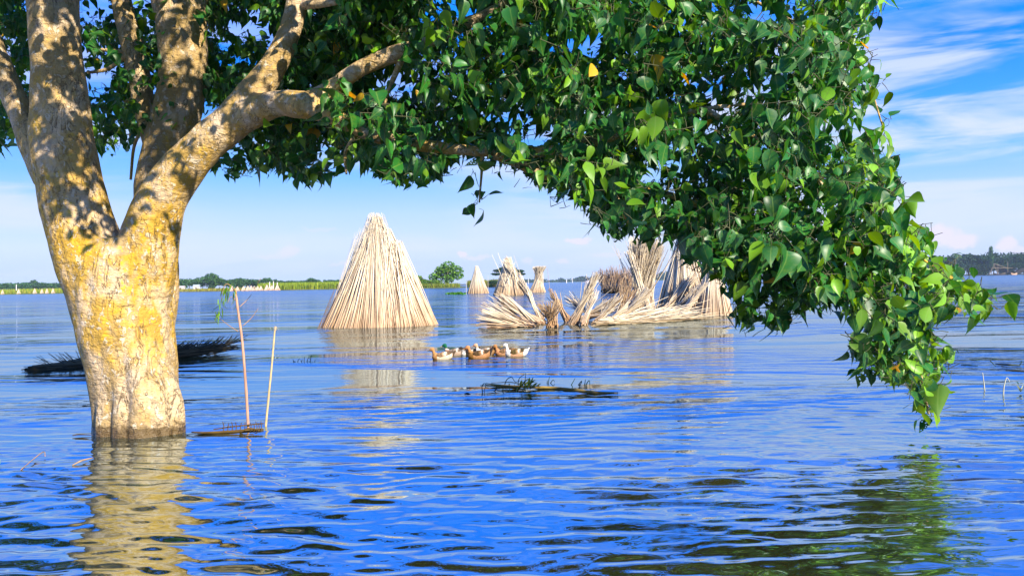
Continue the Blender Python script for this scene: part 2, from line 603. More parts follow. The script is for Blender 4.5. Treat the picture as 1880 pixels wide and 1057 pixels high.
# left and middle bank (about 300-420 m off), an islet, and the right bank
land('far_bank', -300, -60, 385, 900, 0.5, (0.10, 0.12, 0.02), seed=1)
land('far_bank', -125, -36, 300, 900, 0.45, (0.12, 0.11, 0.03), seed=2)
CROP = [(0.26, 0.36, 0.012), (0.34, 0.40, 0.02), (0.20, 0.30, 0.01), (0.40, 0.36, 0.03)]
blades('green_crop', 9000, (-300, -208), (392, 415), (1.2, 2.8), (.15, .4), CROP, .2, seed=2)
blades('green_crop', 9000, (-95, -58), (303, 318), (1.6, 2.9), (.12, .3), CROP[:3], .2, seed=3)
blades('marsh_grass', 3500, (-150, -96), (302, 330), (.4, 1.3), (.12, .3), [(0.30, 0.30, 0.03), (0.25, 0.22, 0.03)], .2, seed=4)


# ------------------------------------------------------------------ far trees
def crown_mesh(name, lobes, n, leaf, cols, seed):
    """crown of many small leaf-clump faces spread through overlapping lobes"""
    r = np.random.default_rng(seed)
    vol = np.array([l[3] * l[4] * l[5] for l in lobes])
    pick = r.choice(len(lobes), n, p=vol / vol.sum())
    L = np.array(lobes)[pick]
    dirs = r.normal(size=(n, 3))
    dirs /= np.linalg.norm(dirs, axis=1)[:, None]
    rad_ = r.random(n) ** 0.28
    c = L[:, :3] + dirs * rad_[:, None] * L[:, 3:6]
    a, b = r.normal(size=(n, 3)), r.normal(size=(n, 3))
    a /= np.linalg.norm(a, axis=1)[:, None]
    b -= a * (a * b).sum(1)[:, None]
    b /= np.linalg.norm(b, axis=1)[:, None]
    s = leaf * r.uniform(.6, 1.4, (n, 1))
    V = np.stack([c - a * s, c - b * s * .55, c + a * s, c + b * s * .55], 1).reshape(-1, 3)
    Q = np.arange(n * 4).reshape(n, 4)
    lobe_tone = r.uniform(.75, 1.25, len(lobes))[pick]
    cc = np.array(cols)[r.integers(0, len(cols), n)] * (lobe_tone * r.uniform(.7, 1.25, n))[:, None]
    C = np.ones((n * 4, 4))
    C[:, :3] = np.repeat(cc, 4, 0)
    return np_mesh(name, V, Q, col=C)


def trunk_mesh(name, h, r0, seed, col=(0.16, 0.12, 0.08), limbs=3):
    r = np.random.default_rng(seed)
    parts = [tube([(0, 0, -.3), (.02 * h, 0, h * .5), (0, .02 * h, h)], [r0, r0 * .75, r0 * .4], 7)]
    for k in range(limbs):
        a = r.uniform(0, 6.28)
        parts.append(tube([(0, 0, h * .5), (math.cos(a) * h * .18, math.sin(a) * h * .18, h * .8), (math.cos(a) * h * .3, math.sin(a) * h * .3, h * 1.15)], [r0 * .5, r0 * .35, r0 * .15], 6))
    V, Q, T = join(parts)
    C = np.ones((len(V), 4))
    C[:, :3] = col
    return np_mesh(name, V, Q, T, col=C, smooth=True)


def lobed(h, w, n, seed, low=.25):
    """random lobes for a crown of height h and width w, standing on the ground"""
    r = np.random.default_rng(seed)
    out = [(0, 0, h * .62, w * .36, w * .36, h * .3)]
    for k in range(n):
        a, rr = r.uniform(0, 6.28), w * .33 * math.sqrt(r.random())
        z = h * r.uniform(low + .1, .85)
        s = r.uniform(.14, .26)
        out.append((math.cos(a) * rr, math.sin(a) * rr, z, w * s, w * s, h * s * .75))
    return out


FG = [(0.035, 0.11, 0.03), (0.05, 0.14, 0.03), (0.025, 0.085, 0.035), (0.07, 0.16, 0.03)]
FD = [(0.008, 0.036, 0.012), (0.014, 0.052, 0.014), (0.022, 0.068, 0.016)]
protos = []
for k in range(7):
    h = [1.0, 1.0, 1.0, 1.0, 1.0, 1.0, 1.0][k]
    wd = [1.1, 1.5, .9, 1.8, 1.3, .7, 1.25][k]
    protos.append((crown_mesh('crown', lobed(h, wd, 9, 20 + k, .1), 1100, .055, FG, 40 + k),
                   trunk_mesh('trunk', .55, .028, 60 + k)))
protos_dark = [(crown_mesh('crown', lobed(1.0, wd, 9, 120 + k, .02), 1100, .055, FD, 140 + k),
                trunk_mesh('trunk', .5, .028, 160 + k)) for k, wd in enumerate((1.1, 1.5, 1.3, 1.9))]


def far_tree(proto, px, ptop, d, width=1.0, label='', group=None, z0=0.3, name='far_tree', cat='tree'):
    top = pix(px, ptop, d)
    h = top[2] - z0
    o = empty(name, (top[0], d, z0), label, cat, group)
    c = link('crown', proto[0], M_FAR, o)
    t = link('trunk', proto[1], M_PLAIN, o)
    for q in (c, t):
        q.scale = (h * width, h * width, h)
    o.rotation_euler = (0, 0, rng.uniform(0, 6.28))
    return o


# left bank row behind the crop
for i, (px, top) in enumerate([(-8, 519), (8, 518), (24, 519), (36, 517.5), (50, 517), (61, 514), (73, 516), (84, 518), (95, 518), (106, 518.5), (116, 519), (128, 519), (142, 518.5)]):
    far_tree(protos[i % 7], px, top, 560 + 30 * (i % 3), 1.5, 'leafy green tree in the low row behind the crop strip left of the big trunk', 'trees on the bank left of the big trunk')
# middle bank
for i, (px, top) in enumerate([(310, 510), (322, 511), (334, 512.5), (347, 509), (358, 511)]):
    far_tree(protos[i % 7], px, top, 430 + 15 * (i % 3), 1.2, 'leafy tree on the far bank between the big trunk and the tall bushy tree', 'trees on the far bank just right of the big trunk')
far_tree(protos[3], 372, 505, 420, .85, 'dark rounded tree on the far bank hugging the left side of the tallest bushy one', None)
far_tree(protos[0], 388, 498, 415, 1.0, 'tallest bushy tree of the far bank, standing high above its row')
far_tree(protos[4], 402, 507, 425, .9, 'mid green tree leaning out just right of the tallest bushy tree of the far bank')
for i, (px, top) in enumerate([(416, 513), (428, 510), (440, 508), (452, 509.5), (464, 510.5), (478, 511), (504, 512.5), (514, 514), (526, 514), (537, 513.5), (548, 514), (558, 513), (585, 513.5), (597, 513.5), (608, 512.5), (620, 512), (632, 513), (645, 513.5)]):
    far_tree(protos[(i * 3 + 1) % 7], px, top, 440 + 22 * (i % 4), 1.35, 'green tree in the low wood behind the pale stacks and the crop field', 'trees in the wood behind the crop field')
far_tree(protos[2], 493, 508, 425, 1.0, 'rounded tree above the pale tiny stacks at the crop field left edge')
far_tree(protos[4], 573, 509, 430, 1.2, 'rounded tree rising above the wood in the middle of the crop field')

# islet with its tree, bushes and grass behind the big stack
IS_D = 250.0
land('islet', -42, -14, IS_D - 6, IS_D + 22, 0.4, (0.10, 0.12, 0.03), 2.0, seed=8)
IG = [(0.07, 0.20, 0.012), (0.11, 0.26, 0.015), (0.05, 0.15, 0.015), (0.16, 0.30, 0.02)]
p_is = (crown_mesh('crown', [(-.32, 0, .38, .2, .2, .16), (-.12, 0, .62, .22, .2, .2), (.05, 0, .82, .2, .2, .16), (.25, 0, .62, .24, .22, .2), (.3, 0, .42, .2, .2, .16), (-.02, .1, .5, .3, .25, .25), (-.38, 0, .22, .14, .14, .12), (.05, -.1, .3, .2, .2, .18)], 2600, .035, IG, 5),
        trunk_mesh('trunk', .5, .03, 5))
o = far_tree(p_is, 819, 478, IS_D + 4, 1.35, 'bright green broad tree alone on the islet between the big and the small stick stack', None, .3, 'broad_tree')
o.rotation_euler = (0, 0, 0)
bush = (crown_mesh('crown', lobed(1.0, 1.2, 8, 71, .0), 800, .06, IG + [(0.22, 0.24, 0.05)], 72), trunk_mesh('trunk', .4, .04, 73, limbs=2))
for i, (px, top) in enumerate([(766, 503), (776, 510), (786, 512), (797, 514), (806, 512)]):
    lb = ['pale tufted palm-like shrub on the islet beside the big stack', 'low round shrub next to the palm-like one on the islet', 'yellow-green shrub left of the broad islet tree', 'small shrub at the foot of the broad islet tree, left side', 'small shrub under the trunk of the broad islet tree'][i]
    far_tree(bush, px, top, IS_D + [0, 2, -1, -2, 1][i], 1.0, lb, 'shrubs on the islet', .25, 'shrub', 'shrub')
blades('marsh_grass', 2600, (-32, -16), (IS_D - 5, IS_D + 3), (.6, 1.6), (.1, .25), [(0.22, 0.28, 0.02), (0.3, 0.3, 0.04), (0.12, 0.2, 0.02)], .1, seed=9)
blades('marsh_grass', 2200, (-13.5, -3.0), (IS_D - 2, IS_D + 5), (1.2, 2.6), (.1, .3), [(0.26, 0.26, 0.03), (0.3, 0.28, 0.05), (0.2, 0.24, 0.02)], .0, seed=10)

# dark flat-topped tree half hidden behind the middle small stack, with a bush
p_flat = (crown_mesh('crown', [(-.3, 0, .78, .28, .22, .07), (0, 0, .86, .34, .28, .09), (.35, 0, .74, .3, .22, .07), (-.45, 0, .62, .2, .18, .05), (.5, 0, .6, .18, .16, .05)], 1500, .045, FD, 15), trunk_mesh('trunk', .8, .035, 16))
far_tree(p_flat, 932, 488, 240, 1.25, 'dark flat-topped tree half hidden behind the small stack with the leaning bundle', None, .0, 'flat_topped_tree').rotation_euler = (0, 0, 0)
far_tree(protos_dark[1], 907, 513, 238, 1.5, 'dark low bush on the water edge left of the stack with the leaning bundle', None, .0, 'shrub', 'shrub')

# distant blue wood across the river
land('far_shore', 20, 420, 1500, 2400, 1.0, (0.05, 0.09, 0.04), 20.0, seed=12)
r_ = np.random.default_rng(77)
wl = []
for k in range(150):
    x = r_.uniform(-60, 420)
    y = 1510 + r_.uniform(0, 120)
    hh = r_.uniform(5, 12) * (1.15 if x > 130 else .7) * (1.3 if 280 < x < 400 else 1)
    wl.append((x, y, hh * .45, r_.uniform(6, 12), 8, hh * .6))
prop(link('distant_wood', crown_mesh('distant_wood', wl, 16000, 1.6, FD, 78), M_FAR), 'long low blue-green wood along the far shore across the river', 'wood', kind='stuff')
land('sandbank', 62, 110, 700, 722, 2.2, (0.62, 0.55, 0.46), 3.0, seed=13)

# right bank: dark wood, palm, tall narrow tree
RB = 700.0
land('right_bank', 340, 560, RB, RB + 500, 0.8, (0.06, 0.07, 0.03), 3.0, seed=14)
tops = [(1690, 470), (1706, 468), (1722, 466), (1737, 465), (1750, 466), (1764, 467), (1777, 461), (1790, 466), (1800, 464), (1811, 465), (1824, 464), (1835, 460), (1848, 466), (1860, 465), (1870, 462), (1880, 460), (1892, 458), (1908, 460)]
for i, (px, top) in enumerate(tops):
    far_tree(protos_dark[i % 4], px, top + 1, RB + 12 + 10 * (i % 3), .95, 'dark dense tree in the wood on the right bank', 'trees of the wood on the right bank', .5)
for i, (px, top) in enumerate([(1700, 484), (1722, 483), (1745, 480), (1758, 482), (1775, 484), (1795, 483), (1815, 484), (1842, 482), (1866, 480), (1885, 482)]):
    far_tree(protos_dark[(i + 1) % 4], px, top, RB + 5, 1.5, 'dark low bush along the water edge of the right bank', 'bushes along the right bank', .4, 'shrub', 'shrub')


def palm_meshes(h, nf, fl, seed):
    r = np.random.default_rng(seed)
    V, Q, T = tube([(0, 0, -.2), (.02 * h, 0, h * .5), (.05 * h, 0, h)], [.02 * h, .014 * h, .012 * h], 7)
    C = np.ones((len(V), 4))
    C[:, :3] = (.2, .15, .1)
    tm = np_mesh('trunk', V, Q, T, col=C, smooth=True)
    vs, qs = [], []
    for k in range(nf):
        a = 6.28 * k / nf + r.uniform(-.2, .2)
        up = r.uniform(-.2, .9)
        L = fl * r.uniform(.8, 1.1)
        pts = []
        for j in range(7):
            s = j / 6
            rr = L * s * math.cos(up * .7) * (1 - .1 * s)
            pts.append(np.array([.05 * h + math.cos(a) * rr, math.sin(a) * rr, h + L * (math.sin(up) * s - .75 * s * s)]))
        side = np.array([-math.sin(a), math.cos(a), -.35])
        for j in range(7):
            wd = L * .16 * math.sin(math.pi * (.12 + .85 * j / 6))
            vs += [pts[j] - side * wd * np.array([1, 1, -1]), pts[j], pts[j] + side * wd]
        b = len(vs) - 21
        for j in range(6):
            for i in range(2):
                q = b + j * 3 + i
                qs.append((q, q + 1, q + 4, q + 3))
    C = np.ones((len(vs), 4))
    C[:, :3] = (.045, .11, .03)
    return np_mesh('frond', vs, qs, col=C), tm


p0 = pix(1753, 458, RB - 2)
pm, pt = palm_meshes(p0[2] - 4, 14, 6.5, 3)
po = empty('palm_tree', (p0[0], RB - 2, .5), 'palm tree with a feathery head rising over the right bank wood', 'palm')
link('frond', pm, M_FAR, po).name = 'fronds'
link('trunk', pt, M_PLAIN, po)
p_tall = (crown_mesh('crown', [(0, 0, .8, .09, .09, .2), (-.05, 0, .65, .08, .08, .12), (.03, 0, .55, .1, .1, .12), (0, 0, .4, .1, .1, .15)], 900, .03, FG, 25), trunk_mesh('trunk', .6, .012, 26, limbs=0))
far_tree(p_tall, 1819, 451, RB - 1, .75, 'narrow column-like tree standing taller than the right bank wood', None, .5, 'tall_tree')


# ------------------------------------------------------------------ stick-built things
class Sticks:
    """collects thin tapered sticks (polyline of 3 points) and builds them as one mesh"""
    def __init__(self, seed):
        self.r = np.random.default_rng(seed)
        self.a, self.m, self.b, self.rad, self.tone = [], [], [], [], []

    def add(self, a, b, rad_, tone, bow=0.02):
        a, b = np.atleast_2d(a), np.atleast_2d(b)
        n = len(a)
        L = np.linalg.norm(b - a, axis=1)[:, None]
        m = (a + b) / 2 + self.r.normal(0, bow, (n, 3)) * L
        self.a.append(a)
        self.b.append(b)
        self.m.append(m)
        self.rad.append(np.broadcast_to(rad_, (n,)) * self.r.uniform(.7, 1.3, n))
        self.tone.append(np.broadcast_to(tone, (n,)) * np.ones(n))
        return self

    def mesh(self, name, light=(0.91, 0.79, 0.57), dark=(0.17, 0.09, 0.035), wet=(0.46, 0.235, 0.09), wet_h=1.0, origin=(0, 0, 0), sides=4):
        A, M, B = (np.vstack(x) for x in (self.a, self.m, self.b))
        R, T = np.concatenate(self.rad), np.concatenate(self.tone)
        n = len(A)
        D = B - A
        D /= np.linalg.norm(D, axis=1)[:, None] + 1e-9
        U = np.cross(D, np.array([0.31, 0.87, 0.38]))
        U /= np.linalg.norm(U, axis=1)[:, None] + 1e-9
        W = np.cross(D, U)
        rings = []
        for P, s in ((A, 1.0), (M, .85), (B, .5)):
            for k in range(sides):
                an = 2 * math.pi * k / sides
                rings.append(P + (U * math.cos(an) + W * math.sin(an)) * (R * s)[:, None])
        V = np.stack(rings, 1)
        z = V[:, :, 2] + self.r.normal(0, .06, (n, 1))
        V = V.reshape(-1, 3) - np.asarray(origin)
        q = []
        for g in range(2):
            for k in range(sides):
                a_, b_ = g * sides + k, g * sides + (k + 1) % sides
                q.append((a_, b_, b_ + sides, a_ + sides))
        q.append(tuple(2 * sides + k for k in range(sides)) if sides == 4 else tuple(2 * sides + k for k in range(4)))
        Q = (np.arange(n)[:, None, None] * (3 * sides) + np.array(q)[None]).reshape(-1, 4)
        T = np.clip(T, 0, 1)[:, None, None]
        base = np.array(dark) * (1 - T) + np.array(light) * T
        wv_ = np.clip(1 - z / max(wet_h, 1e-3), 0, 1)[:, :, None] ** .8
        colr = base * (1 - .75 * wv_) + np.array(wet) * (.45 + .55 * T) * .75 * wv_
        C = np.ones((n, 3 * sides, 4))
        C[:, :, :3] = colr
        return np_mesh(name, V, Q, col=C.reshape(-1, 4))


def tones(r, n, dark=.14):
    t = r.uniform(.62, 1.0, n)
    t[r.random(n) < dark] = r.uniform(.0, .5)
    return t


def teepee(S, c, R, H, n, rad_=.016, lean=(0, 0), top=.07, ang=(0, 6.283), inner=.75, hj=(.86, 1.03), squash=1.0, twist=.0, cross=0.0, dark=.14):
    r = S.r
    a = r.uniform(ang[0], ang[1], n)
    rr = R * np.sqrt(r.uniform(inner ** 2, 1.0, n))
    A = np.stack([c[0] + np.cos(a) * rr, c[1] + np.sin(a) * rr * squash, np.full(n, -.12)], 1)
    h = H * r.uniform(hj[0], hj[1], n)
    a2 = a + twist + r.normal(0, .35, n) + math.pi * cross
    tr = R * top * r.uniform(.3, 1.3, n)
    B = np.stack([c[0] + lean[0] + np.cos(a2) * tr, c[1] + lean[1] + np.sin(a2) * tr, h], 1)
    S.add(A, B, rad_, tones(r, n, dark) * (.6 + .4 * rr / R), .005)  # tone falls off inward: shade between the sticks put into their colour


def sheaf(S, base, tip, n, r_base, r_waist, r_tip, waist=.5, rad_=.013, dark=.14, fan=0.0, jl=.12, bow=.007):
    """bundle of sticks from base to tip, pinched at a waist, fanning at both ends"""
    r = S.r
    base, tip = np.asarray(base, float), np.asarray(tip, float)
    d = tip - base
    L = np.linalg.norm(d)
    d /= L
    u = np.cross(d, (0, 1, .2))
    u /= np.linalg.norm(u)
    v = np.cross(d, u)
    a = r.uniform(0, 6.283, n)
    q = np.sqrt(r.random(n))
    e1 = np.outer(np.cos(a) * q, u) + np.outer(np.sin(a) * q, v)
    a2 = a + math.pi * .8 + r.normal(0, .5, n)
    e2 = np.outer(np.cos(a2) * q, u) * (1 + fan) + np.outer(np.sin(a2) * q, v)
    A = base + e1 * r_base + np.outer(r.uniform(-jl, jl, n) * L * .5, d)
    wild = np.where(r.random(n) < .05, 2.2, 1.0)[:, None]
    B = tip + e2 * r_tip * wild + np.outer(r.uniform(-jl * 1.6, jl * .8, n) * L, d)
    S.add(A, B, rad_, tones(r, n, dark) * (.6 + .4 * q), bow)  # sticks near the bundle axis coloured darker, as painted shade


def stick_thing(name, S, loc, label, cat, group=None, **kw):
    me = S.mesh(name, origin=loc, **kw)
    o = link(name, me, M_STICK)
    o.location = loc
    return prop(o, label, cat, group)


# the big stack
c = on_water(697, 597)
S = Sticks(11)
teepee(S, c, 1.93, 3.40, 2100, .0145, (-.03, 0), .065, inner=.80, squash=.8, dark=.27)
teepee(S, c, 1.65, 3.2, 350, .02, (-.05, 0), .08, inner=.4, dark=.6, squash=.8)  # mostly dark core sticks, painting the shaded gaps of the shell
teepee(S, c, 1.94, 3.0, 420, .014, (.20, -.1), .10, (-1.5, .5), .86, (.82, 1.04), .8)
teepee(S, c, 1.95, 2.62, 420, .014, (.44, -.1), .14, (-1.5, .55), .86, (.72, 1.05), .8)          # shorter shoulder on the right
teepee(S, c, 1.85, 3.44, 150, .007, (-.05, 0), .11, inner=.85, hj=(.98, 1.06), squash=.8)          # frayed tips
teepee(S, c, 1.80, 3.10, 40, .006, (-.35, 0), .17, (2.6, 3.8), .95, hj=(.8, 1.03), squash=.8)
o = stick_thing('stick_stack', S, tuple(c * np.array([1, 1, 0])), 'tall cream cone of jute sticks in the water, the largest stack', 'stick stack', 'jute stick stacks')
S = Sticks(12)
for k in range(6):
    a = on_water(580 + k * 2.2, 605 - k * .5)
    a[2] = -.05
    b = pix(610 + k * 3.2 + S.r.uniform(-3, 3), 545 - k * 6 + S.r.uniform(-8, 8), a[1])
    S.add(a, b, .007, .25, .012)
me = S.mesh('loose_stick', origin=tuple(o.location), light=(.3, .26, .2))
link('loose_stick', me, M_STICK, o)

# small stacks standing further out
def small_stack(px, py, toppx, toppy, half, n, label, seed, top=.12, cross=0.0, lean_px=0, hj=(.86, 1.03), extra=None, rad_=.03, twist=0):
    c = on_water(px, py)
    H = pix(toppx, toppy, c[1])[2]
    R = half / F_PX * c[1]
    S = Sticks(seed)
    teepee(S, c, R, H, n, rad_, ((toppx - px) / F_PX * c[1], 0), top, inner=.75, hj=hj, cross=cross, twist=twist)
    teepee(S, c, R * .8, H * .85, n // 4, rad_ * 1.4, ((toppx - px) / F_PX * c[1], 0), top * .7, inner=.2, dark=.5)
    if extra:
        extra(S, c)
    return stick_thing('stick_stack', S, (c[0], c[1], 0), label, 'stick stack', 'jute stick stacks', wet_h=.9, wet=(.42, .22, .07))


small_stack(878, 538.5, 876, 489, 21, 420, 'small pale conical stick stack with a pointed top, beside the floating green patch', 21, .10)


def lean_sheaf(S, c):
    d = c[1]
    sheaf(S, on_water(972, 541), pix(928, 478, d - 1), 60, .35, .2, .5, rad_=.03)
    for (ax, ay, bx, by) in ((930, 530, 903, 467), (938, 525, 914, 464), (950, 530, 938, 471), (922, 540, 946, 480)):
        S.add(pix(ax, ay, d - 1.5), pix(bx, by, d - 1.2), .035, .9, .01)


small_stack(935, 541.5, 934, 474, 31, 520, 'small stick stack with a loose bundle leaning across it and long stray sticks on top', 22, .14, extra=lean_sheaf)
small_stack(986, 536.5, 991, 489, 17, 330, 'hourglass-shaped small stick stack with a flat frayed top', 23, .62, cross=.9, hj=(.94, 1.02))
small_stack(767, 549, 764, 507, 14, 160, 'small brown stick heap peeping out behind the right flank of the largest stack', 24, .12, rad_=.03)

# brown flared brushes behind the tall sheaf
S = Sticks(25)
cc = on_water(1130, 536)
for k, (bx, tx, ty) in enumerate(((1112, 1103, 503), (1122, 1112, 501), (1130, 1124, 499), (1138, 1138, 498), (1146, 1150, 499), (1152, 1160, 504))):
    sheaf(S, on_water(bx, 538), pix(tx, ty, cc[1]), 90, .55, .4, .75, rad_=.028, dark=.25, jl=.15)
stick_thing('stick_bundles', S, (cc[0], cc[1], 0), 'squat brown brush-like stick stack with spread tips left of the tall sheaf', 'stick stack', 'jute stick stacks', light=(.50, .33, .17), wet=(.09, .07, .02), wet_h=1.6)

# tall hourglass sheaf
S = Sticks(31)
d0 = on_water(1180, 582)[1]
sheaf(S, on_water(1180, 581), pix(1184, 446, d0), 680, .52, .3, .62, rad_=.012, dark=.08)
sheaf(S, on_water(1168, 582), pix(1172, 452, d0 - .2), 150, .25, .2, .3, rad_=.016)
sheaf(S, on_water(1198, 583), pix(1157, 470, d0 - .5), 80, .14, .1, .16, rad_=.018, dark=.02)
sheaf(S, on_water(1176, 580), pix(1209, 455, d0 - .3), 130, .2, .15, .22, rad_=.015)
c7 = on_water(1180, 581)
stick_thing('stick_sheaf', S, (c7[0], c7[1], 0), 'tall hourglass sheaf of white sticks crossing at the middle, standing beside the leaf tips', 'stick stack', 'jute stick stacks', wet_h=.7)

# stack behind it with a shaded left flank
c8 = on_water(1262, 574)
S = Sticks(32)
teepee(S, c8, 62 / F_PX * c8[1], pix(1252, 428, c8[1])[2], 700, .018, (-.12, 0), .10, inner=.8)
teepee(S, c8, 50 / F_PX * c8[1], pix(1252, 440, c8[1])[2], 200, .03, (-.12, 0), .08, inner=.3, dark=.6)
stick_thing('stick_stack', S, (c8[0], c8[1], 0), 'stick stack with a grey shaded left flank behind the leaning white bundles', 'stick stack', 'jute stick stacks', wet_h=.7)
# right stack at the edge of the foliage
c10 = on_water(1310, 578)
S = Sticks(33)
teepee(S, c10, 36 / F_PX * c10[1], pix(1313, 462, c10[1])[2], 520, .018, (.03, 0), .16, inner=.78)
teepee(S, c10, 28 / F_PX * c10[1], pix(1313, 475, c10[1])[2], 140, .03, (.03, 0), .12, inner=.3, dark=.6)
sheaf(S, pix(1262, 570, c10[1] - .6) * np.array([1, 1, 0]) + np.array([0, 0, .25]), pix(1296, 520, c10[1] - .7), 50, .09, .08, .12, rad_=.016, dark=.02)
stick_thing('stick_stack', S, (c10[0], c10[1], 0), 'stick stack with steep straight sticks at the far right under the hanging leaves', 'stick stack', 'jute stick stacks', wet_h=.7)

# fallen and leaning bundles: base pixel, tip pixel, count, radii, label
BUNDLES = [
    ((975, 600), (886, 582), 130, .10, .34, .05, 'pale fan of sticks lying lowest at the left end of the fallen heap'),
    ((980, 598), (895, 566), 70, .12, .26, .05, 'thin pale fan of sticks above the lowest one at the left end of the heap'),
    ((990, 595), (915, 548), 110, .14, .20, .08, 'slanting bundle pointing up left above the pale fan'),
    ((997, 594), (957, 514), 80, .12, .11, .10, 'long narrow bundle pointing up left towards the small stack with stray sticks'),
    ((1014, 600), (1006, 558), 110, .20, .30, .35, 'short brown stubby bundle standing in the water right of the slanting ones'),
    ((1043, 590), (1013, 538), 80, .14, .14, .15, 'brownish bundle tilted left beside the narrow upright one'),
    ((1052, 596), (1091, 512), 110, .17, .13, .08, 'narrow upright bundle tilted right, tallest in the middle of the heap'),
    ((1071, 597), (1090, 540), 70, .12, .12, .08, 'short bundle tilted right next to the narrow tall one'),
    ((1094, 596), (1133, 546), 90, .12, .15, .08, 'slanting bundle halfway along the heap pointing up right'),
    ((1140, 590), (1152, 534), 90, .22, .28, .18, 'brown upright bundle at the foot of the tall sheaf, left side'),
    ((1136, 592), (1186, 538), 110, .14, .17, .06, 'slanting bundle leaning up right against the foot of the tall sheaf'),
    ((1118, 593), (1160, 556), 70, .12, .16, .10, 'low slanting bundle right of the one halfway along the heap'),
    ((1058, 590), (1130, 560), 60, .12, .30, .35, 'dark low bundle lying behind the upright ones, tips to the right'),
    ((1085, 580), (1046, 548), 60, .12, .26, .35, 'dark bundle lying behind the upright ones, tips to the left'),
    ((1204, 574), (1247, 520), 90, .12, .16, .04, 'first white bundle leaning right in front of the grey shaded stack'),
    ((1213, 578), (1272, 512), 130, .14, .20, .06, 'second bundle leaning right in front of the grey shaded stack'),
    ((1228, 579), (1291, 528), 120, .14, .20, .08, 'lower bundle leaning right towards the steep stack under the leaves'),
    ((1245, 580), (1282, 540), 80, .14, .16, .12, 'shortest bundle leaning right at the foot of the steep stack'),
]
for i, (b0, t0, n, rb, rt, dk, lb) in enumerate(BUNDLES):
    base = on_water(*b0)
    base[2] = .02
    tip = pix(t0[0], t0[1], base[1] + (.4 if i % 2 else -.1))
    S = Sticks(200 + i)
    sheaf(S, base, tip, int(n * 1.15), rb, rb * .8, rt * 1.1, rad_=.0135, dark=dk + .18, jl=.2, bow=.005)
    kw = dict(light=(.62, .44, .25)) if i in (4, 5, 9) else {}
    stick_thing('stick_bundle', S, (base[0], base[1], 0), lb, 'stick bundle', 'fallen bundles of jute sticks', wet_h=.35, **kw)
# big flat bundle floating in front
S = Sticks(240)
a0, a1 = on_water(1112, 597), on_water(1292, 586)
for k in range(5):
    sheaf(S, a0 + np.array([.05 * k, .14 * k, .0 + .02 * k]), a1 + np.array([-.35 * k, .25 * k, .06 + .05 * k]), 85, .16, .13, .30, rad_=.011, dark=.14, jl=.26, bow=.012)
stick_thing('stick_bundle', S, (a0[0], a0[1], 0), 'long flat bundle floating lengthwise in front of the stacks, brown at its left end', 'stick bundle', 'fallen bundles of jute sticks', wet_h=.22, wet=(.30, .19, .06))
# dark soaked bundle behind the trunk
S = Sticks(250)
a0, a1 = on_water(66, 680), on_water(424, 648)
for k in range(7):
    f = k / 6
    p, q = a0 + (a1 - a0) * (.0 + .42 * f), a0 + (a1 - a0) * (.58 + .40 * f)
    p[2], q[2] = .0 + .03 * f, .03 + .12 * min(1, f * 1.3) * (1 if f < .95 else .6)
    sheaf(S, p, q, 150, .09, .13, .06, rad_=.009, dark=.45, jl=.2, bow=.03)
for k in range(220):
    f = S.r.random() ** .7
    p = a0 + (a1 - a0) * f + np.array([0, S.r.uniform(-.2, .2), 0])
    p[2] = .06 + .12 * f
    S.add(p, p + np.array([S.r.uniform(.1, .35) * (1 if f > .4 else -1), 0, S.r.uniform(.04, .20)]), .007, S.r.uniform(.2, .9), .02)
stick_thing('soaked_bundle', S, (a0[0], a0[1], 0), 'long dark soaked heap of stalks floating behind the big trunk', 'stalk heap', None, light=(.20, .17, .10), dark=(.014, .016, .012), wet=(.03, .03, .018), wet_h=.05)

# ------------------------------------------------------------------ the big tree
TREE = on_water(258, 786)
TREE[2] = 0.0
tree = empty('shade_tree', (0, 0, 0), 'large forked tree with yellow lichen bark and wide leafy crown standing in the flood water', 'tree')
tree.location = tuple(TREE)
D0 = float(TREE[1])


def limb(rows, per=5, sides=14):
    """rows of (px, py, depth, radius in px)"""
    rw = smooth_curve(rows, per)
    P = np.array([pix(a, b, d) for a, b, d, _ in rw])
    R_ = np.array([max(r, 1.0) / F_PX * d for _, _, d, r in rw])
    return tube(P, R_, sides)


TR = []
TR.append(limb([(262, 880, D0, 75), (257, 800, D0, 74), (249, 730, D0, 75), (240, 660, D0, 79), (230, 600, D0, 83), (222, 540, D0, 84), (216, 480, D0, 76), (214, 440, D0, 60)]))
TR.append(limb([(215, 620, D0, 62), (190, 540, D0, 66), (166, 470, D0, 66), (146, 410, D0, 61), (128, 340, D0 - .03, 59), (115, 270, D0 - .05, 57), (109, 190, D0 - .08, 51), (103, 110, D0 - .1, 47), (97, 20, D0 - .1, 45), (90, -90, D0, 42), (70, -260, D0 + .1, 36), (40, -420, D0 + .2, 28)]))
TR.append(limb([(240, 600, D0, 60), (262, 500, D0, 58), (276, 425, D0 - .03, 50), (296, 365, D0 - .05, 43), (335, 312, D0 - .08, 39), (382, 262, D0 - .1, 36), (428, 222, D0 - .12, 33), (468, 170, D0 - .12, 28), (503, 118, D0 - .1, 24), (530, 66, D0 - .05, 21), (546, 5, D0, 20), (560, -90, D0, 18), (600, -220, D0 - .1, 14)]))
TR.append(limb([(425, 232, D0 - .13, 26), (470, 203, D0 - .22, 27), (510, 191, D0 - .32, 24), (552, 193, D0 - .45, 24), (590, 204, D0 - 0.417, 21), (622, 220, D0 - 0.458, 15), (660, 240, D0 - 0.525, 13), (740, 262, D0 - 0.633, 12.5), (838, 274, D0 - 0.768, 12), (900, 280, D0 - 0.850, 12), (980, 280, D0 - 0.930, 11.5), (1050, 272, D0 - 1.011, 11), (1124, 250, D0 - 1.093, 9.5), (1200, 220, D0 - 1.173, 8), (1290, 200, D0 - 1.255, 6.5), (1400, 190, D0 - 1.336, 5)]))
